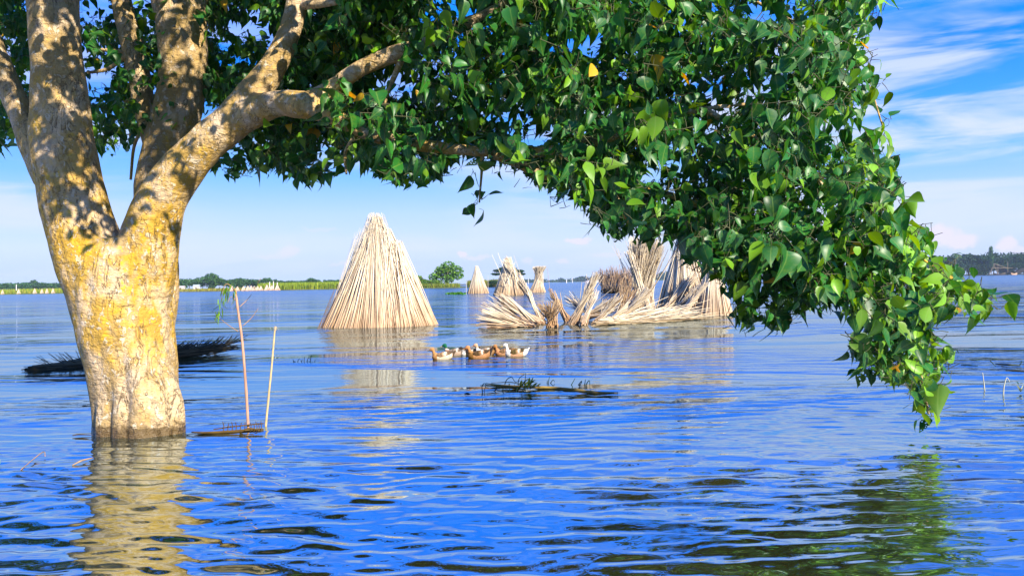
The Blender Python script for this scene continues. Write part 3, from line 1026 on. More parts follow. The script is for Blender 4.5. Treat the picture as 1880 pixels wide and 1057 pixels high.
TR.append(limb([(552, 194, D0 - .45, 17), (580, 180, D0 - .4, 18), (612, 160, D0 - .35, 17), (660, 128, D0 - .4, 16), (705, 106, D0 - 0.417, 15.5), (745, 92, D0 - 0.472, 14), (820, 62, D0 - 0.580, 11), (910, 15, D0 - 0.688, 9), (1010, -50, D0 - 0.795, 8), (1120, -110, D0 - 0.930, 6)]))
TR.append(limb([(250, 660, D0 + .1, 55), (278, 560, D0 + .35, 48), (288, 480, D0 + .52, 38), (288, 410, D0 + .70, 36), (291, 345, D0 + .82, 42), (306, 270, D0 + .9, 43), (326, 200, D0 + .95, 44), (336, 130, D0 + .97, 44), (334, 70, D0 + .97, 44), (322, 20, D0 + .97, 40), (285, -60, D0 + 1.0, 28), (240, -160, D0 + 1.1, 22), (190, -280, D0 + 1.0, 16)]))
TR.append(limb([(338, 90, D0 + .97, 36), (352, 20, D0 + .95, 29), (366, -60, D0 + .9, 25), (400, -180, D0 + .5, 18), (450, -300, D0 + .4, 12)]))
TR.append(limb([(300, 330, D0 + 1.0, 24), (282, 255, D0 + 1.1, 21), (262, 175, D0 + 1.2, 20), (246, 90, D0 + 1.2, 19), (224, 10, D0 + 1.3, 18), (190, -120, D0 + 1.5, 14)]))
TR.append(limb([(95, 330, D0 + .15, 28), (62, 262, D0 + .25, 25), (26, 180, D0 + .35, 23), (-8, 100, D0 + .45, 21), (-60, 0, D0 + .6, 19), (-140, -120, D0 + .8, 14)]))
for (x0, x1, rr, dd) in ((201, 203, 24, -.30), (229, 226, 21, -.385), (262, 254, 24, -.41), (294, 280, 21, -.36), (317, 298, 24, -.24), (192, 192, 19, -.12)):
    TR.append(limb([(x0 + 2, 850, D0 + dd, rr * 1.12), (x0, 795, D0 + dd, rr), (x0 - 2, 740, D0 + dd + .02, rr * .85), (x1 - 4, 670, D0 + dd + .07, rr * .7), (x1 - 10, 600, D0 + dd + .16, rr * .5)], 4, 10))
TR.append(limb([(606, 206, D0 - 0.439, 17), (616, 214, D0 - 0.455, 18), (624, 221, D0 - 0.472, 12)], 4, 10))
V, Q = fuse(TR, 0.022, 5, 0.5)
# knots and slow bulges in the real surface
nrm = np.zeros_like(V)
fn = np.cross(V[Q[:, 1]] - V[Q[:, 0]], V[Q[:, 2]] - V[Q[:, 0]])
for k in range(4):
    np.add.at(nrm, Q[:, k], fn)
nrm /= np.linalg.norm(nrm, axis=1)[:, None] + 1e-9
bul = np.zeros(len(V))
rr_ = np.random.default_rng(5)
for k in range(26):
    kv = rr_.normal(0, 1, 3) * np.array([1, 1, .7]) * rr_.uniform(4, 26)
    bul += np.sin(V @ kv + rr_.uniform(0, 6.28)) * .5 / (1 + np.linalg.norm(kv) * .25)
V += nrm * (bul * .016)[:, None]
me = np_mesh('trunk', V - TREE, Q, smooth=True)
link('trunk', me, M_BARK, tree)

# thinner branches, each a part of its own
for rows in (
    [(908, 282, D0 - 0.863, 11), (950, 298, D0 - 0.903, 11), (995, 320, D0 - 0.958, 9), (1060, 335, D0 - 1.038, 8), (1110, 345, D0 - 1.093, 7), (1140, 380, D0 - 1.119, 6), (1160, 415, D0 - 1.133, 4)],
    [(1124, 346, D0 - 1.093, 6), (1200, 350, D0 - 1.147, 6), (1290, 380, D0 - 1.200, 5.5), (1400, 430, D0 - 1.255, 5), (1480, 480, D0 - 1.295, 5), (1560, 540, D0 - 1.322, 4.5), (1640, 610, D0 - 1.349, 4), (1690, 690, D0 - 1.362, 3), (1705, 760, D0 - 1.362, 2)],
    [(1290, 200, D0 - 1.255, 6.5), (1400, 260, D0 - 1.308, 3.0), (1500, 330, D0 - 1.336, 2.5), (1600, 410, D0 - 1.362, 2.5), (1700, 480, D0 - 1.389, 2.0), (1780, 530, D0 - 1.417, 1.5)],
    [(1120, -110, D0 - 0.930, 3.0), (1260, -60, D0 - 1.066, 3.0), (1400, 10, D0 - 1.173, 3.0), (1520, 80, D0 - 1.255, 2.5), (1590, 150, D0 - 1.308, 2.0), (1620, 230, D0 - 1.336, 1.5)],
    [(246, 96, D0 + 1.2, 5), (215, 94, D0 + 1.1, 3.5), (190, 92, D0 + 1.0, 3.5), (160, 93, D0 + .95, 3)],
    [(238, 96, D0 + 1.2, 5), (220, 112, D0 + 1.1, 4), (195, 128, D0 + 1.0, 3.5), (160, 134, D0 + .9, 2.5)],
    [(240, 330, D0 + 1.3, 2.5), (246, 270, D0 + 1.3, 3), (262, 235, D0 + 1.2, 3.5)],
    [(745, 92, D0 - 0.472, 7), (720, 150, D0 - 0.417, 5), (708, 180, D0 - 0.390, 4), (700, 230, D0 - 0.390, 3)],
    [(546, 10, D0, 10), (590, 8, D0 - .2, 7), (640, 0, D0 - .4, 5), (700, -20, D0 - 0.417, 4)],
    [(640, 225, D0 - 0.472, 6), (652, 245, D0 - 0.498, 3.5), (634, 280, D0 - 0.498, 3), (636, 320, D0 - 0.512, 2)],
    [(886, 280, D0 - 0.823, 4), (884, 320, D0 - 0.823, 2.4), (882, 345, D0 - 0.823, 2), (880, 372, D0 - 0.823, 1.6)],
):
    rw = [(a - 0, b, d, r) for a, b, d, r in rows]
    v, q, t = limb(rw, 5, 8)
    link('branch', np_mesh('branch', v - TREE, q, t, smooth=True), M_BARK, tree)

# ------- foliage
SIL = [(-260, -700), (-260, 288), (0, 280), (42, 268), (60, 200), (150, 280), (175, 290), (205, 292), (236, 285), (262, 250), (300, 240), (352, 302), (380, 306), (410, 320), (436, 335), (466, 322), (490, 316), (520, 322), (556, 350), (592, 348), (612, 330), (640, 315), (668, 328), (700, 332), (735, 350), (765, 342), (800, 340), (830, 315), (856, 298), (900, 300), (935, 306), (965, 328), (1000, 355), (1040, 362), (1068, 384), (1098, 409), (1118, 439), (1148, 459), (1190, 456), (1236, 449), (1262, 494), (1300, 506), (1330, 534), (1345, 584), (1370, 609), (1398, 594), (1425, 614), (1460, 584), (1500, 584), (1545, 569), (1572, 600), (1568, 664), (1590, 690), (1640, 710), (1680, 720), (1690, 760), (1712, 768), (1722, 745), (1700, 720), (1730, 690), (1712, 640), (1728, 600), (1740, 560), (1780, 580), (1812, 585), (1830, 575), (1810, 545), (1770, 505), (1730, 460), (1690, 430), (1650, 410), (1625, 385), (1655, 365), (1640, 300), (1652, 290), (1625, 240), (1640, 215), (1605, 190), (1618, 160), (1590, 140), (1585, 90), (1600, 40), (1620, 10), (1600, -60), (1500, -300), (1200, -700)]


def depth_at(px):
    return np.interp(px, [-260, 300, 560, 800, 1000, 1200, 1400, 1600, 1840], [8.9, 8.7, 8.0, 7.3, 6.9, 6.65, 6.5, 6.4, 6.3])


clusters = []      # (point, size, density count, tone)
r = np.random.default_rng(42)


def sample_sil(n, xr, yr, dsd, dmin=None, off=0.0, tone=0):
    x = r.uniform(*xr, n)
    y = r.uniform(*yr, n)
    ok = in_poly(x, y, SIL)
    gap = np.sin(x * .021 + y * .013) + np.sin(y * .034 - x * .011 + 1.3) + np.sin(x * .047 + 2.1) * np.sin(y * .052 + .4)
    ok &= gap > r.uniform(-1.9, -.2, n)
    x, y = x[ok], y[ok]
    d = depth_at(x) + off + r.normal(0, 1, len(x)) * dsd
    if dmin is not None:
        d = np.maximum(d, dmin + r.uniform(0, .5, len(x)))
    for a, b, c_ in zip(x, y, d):
        clusters.append((pix(a, b, c_), tone))


sample_sil(2250, (1000, 1850), (-120, 780), .6)          # the lit right-hand bough
sample_sil(560, (1250, 1850), (350, 780), .4)
sample_sil(800, (620, 1080), (-120, 400), .6)
sample_sil(560, (440, 760), (-120, 360), .5, 7.4, .4)
sample_sil(950, (-200, 620), (-150, 320), 1.0, 8.3, .6)
sample_sil(800, (-200, 700), (-150, 230), 1.0, 9.0, 1.8)
sample_sil(1100, (600, 1600), (-120, 430), .8, None, 2.0)
# drooping ends of the bough
for px, py in ((1700, 735), (1712, 752), (1690, 748), (1704, 765), (1722, 728), (1735, 690), (1720, 660), (1650, 690), (1600, 680), (1575, 650), (1820, 560), (1832, 580), (1800, 560), (1790, 545), (1770, 570), (1440, 585), (1452, 600), (1350, 570), (1380, 575), (1600, 120), (1612, 30), (1618, 165), (1630, 230), (1640, 300), (1655, 385), (1585, 690), (1590, 670)):
    clusters.append((pix(px, py - 12, float(depth_at(px)) + r.normal(0, .15)), 8))
# hanging sprig
for px, py in ((868, 318), (905, 325), (872, 368), (884, 372), (878, 382)):
    clusters.append((pix(px, py - 6, D0 - .82), 9))
n_front = len(clusters)
LIT = [on_water(*q) for q in ((812, 659), (842, 654), (879, 657), (905, 655), (942, 654))]
LIMB = [pix(a_, b_, D0 - .1) for a_, b_ in ((276, 425), (296, 365), (335, 312), (382, 262), (428, 222), (468, 170), (503, 118), (530, 60), (510, 195), (560, 195), (610, 212))]


def shades(p):
    """0 to 1: how surely a leaf cluster here would put the ducks or the sunny limb in shade"""
    for q in LIT:
        v_ = p - q
        if np.linalg.norm(v_ - TO_SUN * (v_ @ TO_SUN)) < .55:
            return 1.0
    for q in LIMB:
        v_ = p - q
        k_ = v_ @ TO_SUN
        if k_ > .4 and np.linalg.norm(v_ - TO_SUN * k_) < .36:
            return .5
    return 0.0

# crown above the frame
cen, ax = np.array([-2.7, 7.6, 6.0]), np.array([5.2, 4.5, 3.0])
pts = r.uniform(-1, 1, (20000, 3))
rad2 = (pts ** 2).sum(1)
pts = pts[(rad2 < 1) & (rad2 > .25)] * ax + cen
sel = []
for p in pts:
    X_, Y_, d_ = project(p)
    if p[1] < 2.2 or (Y_ > -60 and -400 < X_ < 2200) or p[2] < 3.0:
        continue
    sel.append(p)
sel = sel[:3600]
for p in sel:
    clusters.append((p, 3))


clusters = [c_ for c_ in clusters if r.random() >= shades(np.asarray(c_[0]))]


def leaf_template():
    t = np.array([0.0, .09, .23, .41, .59, .75, .88, 1.0])
    wv = np.array([.03, .20, .285, .28, .21, .115, .04, .003])
    return t, wv


def build_leaves(clusters):
    tt, ww = leaf_template()
    P, Dn, Nn, Ln, Cn, Fo, Cu = [], [], [], [], [], [], []
    tw_a, tw_b = [], []
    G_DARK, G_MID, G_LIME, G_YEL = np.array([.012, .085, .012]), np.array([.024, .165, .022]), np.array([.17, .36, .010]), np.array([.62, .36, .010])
    for (p, tone) in clusters:
        nl = r.integers(6, 11) if tone < 8 else r.integers(4, 6) if tone == 8 else r.integers(2, 4)
        axis = r.normal(0, 1, 3) * np.array([1, 1, .5]) + np.array([.25, -.15, -.35])
        axis /= np.linalg.norm(axis)
        L = r.uniform(.22, .44) if tone < 8 else .10
        a = p - axis * L * .5
        kept = len(P)
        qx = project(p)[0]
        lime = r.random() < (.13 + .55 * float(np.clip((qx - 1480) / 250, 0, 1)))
        for k in range(nl):
            f = (k + r.random()) / nl
            side = r.normal(0, 1, 3)
            side -= axis * (side @ axis)
            side /= np.linalg.norm(side) + 1e-9
            stem = a + axis * L * f + side * r.uniform(.04, .11) + np.array([0, 0, -.01])
            d = side * .55 + axis * .35 + np.array([0, 0, -1]) * r.uniform(.1, 1.5) + r.normal(0, .35, 3)
            d /= np.linalg.norm(d)
            nv = np.array([.35, -.45, .75]) + r.normal(0, .62, 3)
            nv -= d * (nv @ d)
            nv /= np.linalg.norm(nv) + 1e-9
            tw_a.append(a + axis * L * f)
            tw_b.append(stem)
            P.append(stem)
            Dn.append(d)
            Nn.append(nv)
            L_ = float(np.clip(r.normal(.108, .038), .045, .23))
            Ln.append(L_)
            if tone not in (3, 8, 9):
                tx, ty, _ = project(stem + d * L_)
                if not in_poly(np.array([tx]), np.array([ty - 6.0 - 22.0 * r.random() + 18.0]), SIL)[0]:
                    for lst in (P, Dn, Nn, Ln):
                        lst.pop()
                    tw_a.pop()
                    tw_b.pop()
                    continue
            x = r.random()
            if x < .006:
                c = G_YEL
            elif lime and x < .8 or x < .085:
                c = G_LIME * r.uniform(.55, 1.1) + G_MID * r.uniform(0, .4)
            else:
                m_ = r.random()
                c = G_DARK * (1 - m_) + G_MID * m_
            hole = 0.0 if r.random() < .07 else 1.0
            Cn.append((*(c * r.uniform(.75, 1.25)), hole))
            Fo.append(r.uniform(.05, .8))
            Cu.append(r.normal(.35, .48))
        if len(P) > kept:
            tw_a.append(a)
            tw_b.append(a + axis * L * (.3 if len(P) - kept < 5 else .75))
    P, Dn, Nn, Ln, Cn = np.array(P), np.array(Dn), np.array(Nn), np.array(Ln), np.array(Cn)
    Fo, Cu = np.array(Fo), np.array(Cu)
    n = len(P)
    Sd = np.cross(Dn, Nn)
    rows = []
    wsc = r.uniform(.72, 1.5, n)
    wob = r.uniform(0, 6.28, n)
    for t_, w_ in zip(tt, ww):
        ctr = P + Dn * (Ln * t_)[:, None] - Nn * (Ln * Cu * t_ * t_)[:, None] * .9
        wdt = Ln * w_ * wsc
        lift = wdt * Fo + Ln * .02 * np.sin(wob + t_ * 9)
        rows.append(np.stack([ctr - Sd * wdt[:, None] + Nn * lift[:, None], ctr, ctr + Sd * wdt[:, None] + Nn * lift[:, None]], 1))
    V = np.stack(rows, 1)                                     # n, 8, 3, 3
    nr = len(tt)
    q = []
    for i in range(nr - 1):
        for j in range(2):
            a = i * 3 + j
            q.append((a, a + 1, a + 4, a + 3))
    Q = (np.arange(n)[:, None, None] * (nr * 3) + np.array(q)[None]).reshape(-1, 4)
    C = np.repeat(Cn, nr * 3, 0)
    uv = np.zeros((n, nr, 3, 3))
    uv[:, :, :, 0] = np.array([0.2, .5, .8])[None, None]
    uv[:, :, 0, 0] = .5 - ww[None] * 1.0
    uv[:, :, 2, 0] = .5 + ww[None] * 1.0
    uv[:, :, :, 1] = tt[None, :, None] + np.arange(n)[:, None, None] * 3.0 % 997
    uv[:, :, :, 2] = (np.arange(n) * 1.7 % 53)[:, None, None]
    return V.reshape(-1, 3), Q, C, uv.reshape(-1, 3), np.array(tw_a), np.array(tw_b)


V, Q, C, U_, ta, tb = build_leaves(clusters)
print('leaves', len(V) // 24, 'front clusters', n_front, 'total', len(clusters))
link('crown', np_mesh('crown', V - TREE, Q, col=C, uv=U_, smooth=True), M_LEAF, tree)
S = Sticks(300)
S.add(ta, tb, .0028, .5, .04)
prop(link('twigs', S.mesh('twigs', light=(.10, .12, .04), dark=(.06, .05, .03), wet_h=.001, origin=TREE, sides=4), M_STICK, tree), kind='stuff')


# ------------------------------------------------------------------ ducks
def build_duck(px, py, yaw, sc, neck_h, head, neck, ring, breast, back, flank, rump, tail, bill, label, tail_up=.05, name='duck', fwd=0.0):
    sc *= .79
    neck_h *= .77
    parts = [tube(smooth_curve([(-.27, 0, .12 + tail_up), (-.23, 0, .10 + tail_up * .5), (-.17, 0, .07), (-.08, 0, .045), (.02, 0, .035), (.11, 0, .04), (.165, 0, .06), (.19, 0, .075)], 3),
                  [(.030, .008)] * 1 + [(max(a, .01), max(b, .008)) for a, b in smooth_curve([(.03, .010), (.048, .026), (.078, .06), (.10, .085), (.105, .09), (.09, .082), (.06, .06), (.03, .03)], 3)[1:]], 14)]
    hz_ = neck_h
    parts.append(tube(smooth_curve([(.10, 0, .05), (.155, 0, .10), (.165 + fwd * .3, 0, hz_ * .6), (.17 + fwd * .6, 0, hz_ * .85), (.185 + fwd, 0, hz_)], 4),
                      smooth_curve([[.06], [.05], [.031], [.027], [.03]], 4)[:, 0], 12))
    hx = .195 + fwd
    parts.append(tube(smooth_curve([(hx - .042, 0, hz_ + .012), (hx - .02, 0, hz_ + .016), (hx + .01, 0, hz_ + .014), (hx + .04, 0, hz_ + .002), (hx + .058, 0, hz_ - .006)], 4),
                      smooth_curve([[.012], [.034], [.038], [.026], [.012]], 4)[:, 0], 12))
    V, Q = fuse(parts, .0075, 4, .5)
    x, y, z = V.T
    C = np.ones((len(V), 4))
    col = np.tile(np.array(flank, float), (len(V), 1))
    col[z > .075 + .02 * np.sin(x * 40)] = back
    col[(x < -.15)] = rump
    col[(x < -.205)] = tail
    col[(x > .10)] = breast
    nk = (x > .105) & (z > .125)
    col[nk] = neck
    col[(x > .105) & (z > hz_ * .62) & (z < hz_ * .72)] = ring
    col[(x > .10 + fwd) & (z > hz_ * .80)] = head
    C[:, :3] = col
    pos = on_water(px, py)
    o = empty(name, (pos[0], pos[1], 0), label, 'duck', 'ducks swimming in a line')
    o.rotation_euler = (0, 0, math.pi + yaw)
    o.scale = (sc, sc, sc)
    link('body', np_mesh('body', V, Q, col=C, smooth=True), M_DUCK, o)
    # bill: flattened spoon
    v, q, t = tube(smooth_curve([(hx + .040, 0, hz_ + .002), (hx + .065, 0, hz_ - .007), (hx + .092, 0, hz_ - .015), (hx + .108, 0, hz_ - .018)], 3),
                   [(a, b) for a, b in smooth_curve([(.015, .015), (.014, .009), (.016, .005), (.006, .002)], 3)], 10)
    Cb = np.ones((len(v), 4))
    Cb[:, :3] = bill
    link('bill', np_mesh('bill', v, q, t, col=Cb, smooth=True), M_DUCK, o)
    for s in (-1, 1):
        v, q, t = tube([(hx + .012, s * .026, hz_ + .020), (hx + .012, s * .034, hz_ + .020), (hx + .012, s * .037, hz_ + .020)], [.003, .0065, .002], 8)
        Ce = np.ones((len(v), 4))
        Ce[:, :3] = (.01, .008, .006)
        link('eye', np_mesh('eye', v, q, t, col=Ce, smooth=True), M_DUCK, o)
        # folded wing lying along the flank, dark flight feathers to the rear
        P = smooth_curve([(.10, s * .074, .075), (.04, s * .094, .085), (-.06, s * .085, .10), (-.15, s * .055, .118), (-.225, s * .022, .14)], 4)
        R2 = [(max(a, .004), max(b, .004)) for a, b in smooth_curve([(.020, .008), (.042, .014), (.045, .014), (.030, .010), (.006, .004)], 4)]
        v, q, t = tube(P, R2 if False else [(b, a) for a, b in R2], 10)
        Cw = np.ones((len(v), 4))
        wx = v[:, 0]
        wc = np.tile(np.array(back, float) * .9, (len(v), 1))
        wc[wx < -.03] = np.array(flank) * .8
        wc[wx < -.09] = np.array(back) * .35
        wc[np.abs(wx + .06) < .018] = (.72, .66, .58)
        wc[np.abs(wx - .02) < .012] = np.array(back) * .4
        wc[wx < -.17] = np.array(tail) * .8
        Cw[:, :3] = wc
        link('wing', np_mesh('wing', v, q, t, col=Cw, smooth=True), M_DUCK, o)
    return o


TAN, CREAM, WHITE, DKB, BRN = (.50, .25, .09), (.74, .60, .46), (.82, .78, .72), (.03, .02, .015), (.30, .16, .06)
ORG = (.62, .26, .05)
build_duck(812, 659, .05, 1.10, .235, TAN, TAN, TAN, TAN, (.42, .26, .14), (.78, .62, .46), (.74, .60, .46), (.10, .06, .03), (.06, .05, .03), 'leading tan duck with a plain orange-tan neck and dark bill', .05)
build_duck(834, 652, .0, 1.10, .255, (.004, .12, .055), (.35, .2, .1), WHITE, (.30, .16, .09), (.32, .24, .18), (.45, .33, .25), (.1, .08, .06), DKB, (.55, .42, .05), 'green-headed drake behind the leading tan duck', .08)
build_duck(861, 651.5, .25, .95, .20, DKB, DKB, DKB, WHITE, DKB, (.03, .025, .02), DKB, DKB, (.05, .045, .03), 'black duck with a white breast between the green-headed drake and the brown duck', .07)
build_duck(879, 657, .05, 1.20, .235, (.60, .27, .11), (.55, .25, .09), (.55, .25, .09), (.26, .13, .03), (.14, .08, .03), (.46, .23, .10), (.40, .20, .08), DKB, (.50, .25, .10), 'brown duck with dark upswept tail feathers in the middle of the line', .09)
build_duck(891, 651.5, -.05, 1.10, .25, (.70, .40, .24), WHITE, WHITE, WHITE, (.45, .3, .2), (.5, .35, .22), BRN, BRN, (.55, .30, .12), 'peach-headed duck with a white neck half hidden behind the brown duck', .03)
build_duck(926, 651.5, .0, 1.05, .235, (.42, .20, .07), (.55, .25, .10), (.55, .25, .10), (.55, .26, .12), (.30, .17, .08), (.5, .27, .14), BRN, BRN, (.75, .35, .22), 'small brown-headed duck just ahead of the white-headed one', .02)
build_duck(947, 654, -.05, 1.15, .265, WHITE, WHITE, WHITE, WHITE, (.16, .11, .03), (.58, .34, .20), WHITE, WHITE, (.70, .45, .06), 'white-headed duck with a white tail at the end of the line', .05)


# ------------------------------------------------------------------ poles, floating debris and plants near the tree
def strip_leaf(p, d, L, wd, n=5, droop=.6):
    """narrow leaf blade as verts and quads"""
    p, d = np.asarray(p, float), np.asarray(d, float)
    d /= np.linalg.norm(d)
    s = np.cross(d, (0.1, .2, 1))
    s /= np.linalg.norm(s) + 1e-9
    v, q = [], []
    for i in range(n + 1):
        t = i / n
        c_ = p + d * L * t + np.array([0, 0, -droop * L * t * t])
        ww = wd * math.sin(math.pi * min(.97, .12 + .86 * t)) * .5
        v += [c_ - s * ww, c_ + s * ww + np.array([0, 0, ww * .3])]
    for i in range(n):
        q.append((2 * i, 2 * i + 1, 2 * i + 3, 2 * i + 2))
    return np.array(v), q


def leaf_part(name, items, col, parent, origin):
    V, Q, C, o_ = [], [], [], 0
    rl = np.random.default_rng(len(items))
    for (p, d, L, wd, dr) in items:
        v, q = strip_leaf(p, d, L, wd, droop=dr)
        V.append(v)
        Q += [tuple(i + o_ for i in f) for f in q]
        o_ += len(v)
        cc = np.ones((len(v), 4))
        cc[:, :3] = np.array(col) * rl.uniform(.6, 1.2)
        C.append(cc)
    return link(name, np_mesh(name, np.vstack(V) - np.asarray(origin), Q, col=np.vstack(C), smooth=True), M_GRASS, parent)


def pole(px0, py0, rows, r0, r1, name, label, cat, color):
    b = on_water(px0, py0)
    d = b[1]
    rw = smooth_curve([(*q, 0) for q in rows], 6)
    P = np.array([pix(a, c_, d) for a, c_, _ in rw])
    n = len(P)
    R_ = np.linspace(r0, r1, n) * (1 + .10 * (np.arange(n) % 5 == 0))
    v, q, t = tube(P, R_, 8)
    C = np.ones((len(v), 4))
    tone = np.random.default_rng(n).uniform(.75, 1.15, len(v))
    C[:, :3] = np.array(color)[None] * tone[:, None]
    o = empty(name, (b[0], b[1], 0), label, cat)
    st = link('stem', np_mesh('stem', v - np.array([b[0], b[1], 0]), q, t, col=C, smooth=True), M_PLAIN, o)
    return o, d, np.array([b[0], b[1], 0])


o, d, og = pole(455, 784, [(456, 800), (455, 770), (450, 690), (444, 620), (437, 570), (432, 530)], .014, .010, 'sapling', 'thin bare sapling pole with a drooping leafy sprig at its top', 'sapling', (.52, .30, .20))
parts = [tube(smooth_curve([pix(a, b, d + e) for a, b, e in rows], 5), np.linspace(.004, .0018, 5 * (len(rows) - 1) + 1), 6) for rows in (
    [(437, 608, 0), (420, 597, 0), (403, 584, .05), (396, 578, .06)], [(433, 540, 0), (426, 527, -.03), (416, 521, -.05), (410, 530, -.06), (406, 550, -.06)],
    [(440, 563, 0), (452, 552, .05), (462, 540, .05)], [(466, 530, .0), (474, 518, .0), (479, 511, .0)], [(446, 598, 0), (462, 583, .05), (474, 566, .05)], [(434, 552, 0), (424, 545, .0), (418, 556, 0)])]
v, q, t = join(parts)
C = np.ones((len(v), 4))
C[:, :3] = (.40, .24, .14)
link('twigs', np_mesh('twigs', v - og, q, t, col=C, smooth=True), M_PLAIN, o)
rl = np.random.default_rng(8)
items = []
for k in range(46):
    f = rl.random()
    a = np.interp(f, [0, .25, .5, 1], [430, 414, 408, 396]) + rl.normal(0, 3)
    b = np.interp(f, [0, .25, .5, 1], [530, 524, 548, 584]) + rl.normal(0, 5)
    items.append((pix(a, b, d - .03 + rl.normal(0, .03)), (rl.normal(0, .6), rl.normal(0, .4), -1), rl.uniform(.05, .10), .012, .1))
for a, b in ((430, 552), (428, 546), (434, 560), (441, 566), (438, 575)):
    items.append((pix(a, b, d), (rl.normal(0, .6), -.2, -1), .06, .015, .1))
leaf_part('foliage', items, (.16, .34, .02), o, og)
o, d, og = pole(488, 782, [(487, 797), (489, 770), (494, 720), (499, 670), (502, 635), (505, 600)], .011, .008, 'bamboo_stake', 'thin bare stake leaning slightly right of the sapling pole', 'stake', (.60, .46, .24))
v, q, t = tube([pix(505, 606, d), pix(506, 599, d)], [.012, .011], 8)
C = np.ones((len(v), 4))
C[:, :3] = (.5, .38, .25)
link('node', np_mesh('node', v - og, q, t, col=C), M_PLAIN, o)


def debris(rows_list, name, label, cat, col, leaves=(), leafcol=(.1, .25, .03), group=None, zlift=.01):
    """floating stems: each row list is px,py,height above water,radius"""
    parts = []
    og = None
    for rows in rows_list:
        pts = []
        for (a, b, h, r0) in rows:
            p = on_water(a, b)
            p[2] = h + zlift
            pts.append(p)
        if og is None:
            og = np.array([pts[0][0], pts[0][1], 0])
        sc_ = smooth_curve([(*p, rw[3]) for p, rw in zip(pts, rows)], 4)
        parts.append(tube(sc_[:, :3], np.maximum(sc_[:, 3], .0015), 7))
    v, q, t = join(parts)
    C = np.ones((len(v), 4))
    C[:, :3] = np.array(col)[None] * np.random.default_rng(3).uniform(.6, 1.2, (len(v), 1))
    if leaves:
        o = empty(name, tuple(og), label, cat, group)
        link('stem', np_mesh('stem', v - og, q, t, col=C, smooth=True), M_PLAIN, o)
        leaf_part('leaves', leaves, leafcol, o, og)
    else:
        o = link(name, np_mesh(name, v - og, q, t, col=C, smooth=True), M_PLAIN)
        o.location = tuple(og)
        prop(o, label, cat, group)
    return o


OLIVE = (.34, .24, .07)
debris([[(352, 795, 0, .006), (380, 796, .0, .010), (420, 794, .0, .012), (455, 792, .0, .014), (484, 790, .0, .01)],
        [(392, 791, .005, .005), (425, 788, .015, .006), (470, 784, .02, .006), (484, 785, .03, .006)],
        [(440, 795, .0, .008), (458, 794, .03, .006), (478, 792, .0, .006)]] +
       [[(a, 793, .0, .004), (a + 1, 790, .03, .004), (a + rl.uniform(-2, 3), 788, rl.uniform(.04, .07), .003)] for a in (410, 418, 426, 433, 441, 449, 460, 466, 471, 475, 479)],
       'floating_stalk', 'dark stalk raft floating round the foot of the sapling pole', 'driftwood', (.11, .065, .015))
lv = []
for k in range(30):
    p = on_water(967 + rl.normal(0, 8), 712 + rl.normal(0, 2))
    p[2] = rl.uniform(0, .03)
    lv.append((p, (rl.normal(0, 1), rl.normal(0, .6), rl.uniform(.5, 1.6)), rl.uniform(.08, .2), .03, .3))
debris([[(892, 705, .0, .006), (925, 709, .0, .012), (965, 713, .01, .016), (1010, 713, .0, .018), (1050, 717, .0, .02), (1095, 722, .0, .016), (1135, 722, .0, .006)],
        [(882, 709, .0, .006), (915, 712, .02, .010), (955, 714, .01, .012)], [(902, 704, .0, .004), (940, 706, .02, .006), (960, 712, .02, .005)]],
       'floating_stalk', 'long floating stalk with a green tuft, its thick end pointing right', 'driftwood', OLIVE, lv, (.26, .30, .04))


def reed_group(px, py, specs, name, label, col=(.035, .09, .05), spread=6, group=None, rad_=.007):
    """little emergent plants: each spec is list of pixel offsets forming one bent stem above the water"""
    b = on_water(px, py)
    d = b[1]
    parts = []
    for sp in specs:
        P = [pix(px + a, py + b_, d) for a, b_ in sp]
        if len(P) == 2:
            P.insert(1, (P[0] + P[1]) / 2)
        rr = np.linspace(rad_, rad_ * .45, len(P))
        cv = smooth_curve([(*p, q_) for p, q_ in zip(P, rr)], 4)
        parts.append(tube(cv[:, :3], cv[:, 3], 6))
    xs_ = [sp[0][0] for sp in specs] + [sp[-1][0] for sp in specs]
    lo, hi = pix(px + min(xs_) - 1, py, d), pix(px + max(xs_) + 1, py, d)
    lo[2] = hi[2] = -.13                                        # the root they all grow from, under water
    parts.append(tube([lo, (lo + hi) / 2, hi], [.10, .10, .10], 6))
    v, q, t = join(parts)
    og = np.array([b[0], b[1], 0])
    C = np.ones((len(v), 4))
    C[:, :3] = np.array(col)[None] * np.random.default_rng(3).uniform(.7, 1.2, (len(v), 1))
    o = link(name, np_mesh(name, v - og, q, t, col=C, smooth=True), M_PLAIN)
    o.location = tuple(og)
    return prop(o, label, 'water plant', group)


GD = (.02, .06, .045)
reed_group(935, 707, [[(-8, 4), (-8, -2), (-4, -11), (4, -15), (8, -10), (12, -6), (20, -9)], [(28, 4), (30, -22)], [(16, 4), (18, -12), (30, -22)], [(-14, 6), (-16, 2)], [(18, 6), (20, 0)], [(-2, 5), (0, -3), (2, 6)], [(8, 5), (10, -2)]], 'bent_reed', 'dark bent reed stems sticking up at the left of the floating stalk', GD)
reed_group(890, 718, [[(-4, 3), (-5, -8), (-2, -14), (2, -12), (-2, 2), (-3, 10)], [(4, 8), (7, 2), (9, 9)], [(14, 3), (22, -5), (28, -10)], [(32, 6), (34, -6), (38, -10)], [(44, 4), (46, -8)], [(56, 4), (60, -6)], [(66, 6), (70, -4), (74, 5)]], 'bent_reed', 'row of dark drooping shoots along the near side of the floating stalk', GD)
reed_group(1006, 703, [[(0, 5), (1, -3), (3, -12)], [(2, 5), (6, -2), (10, -6), (12, -2)], [(-2, 4), (-1, -5)]], 'bent_reed', 'small tuft of dark shoots just right of the green tuft on the stalk', (.03, .09, .03))
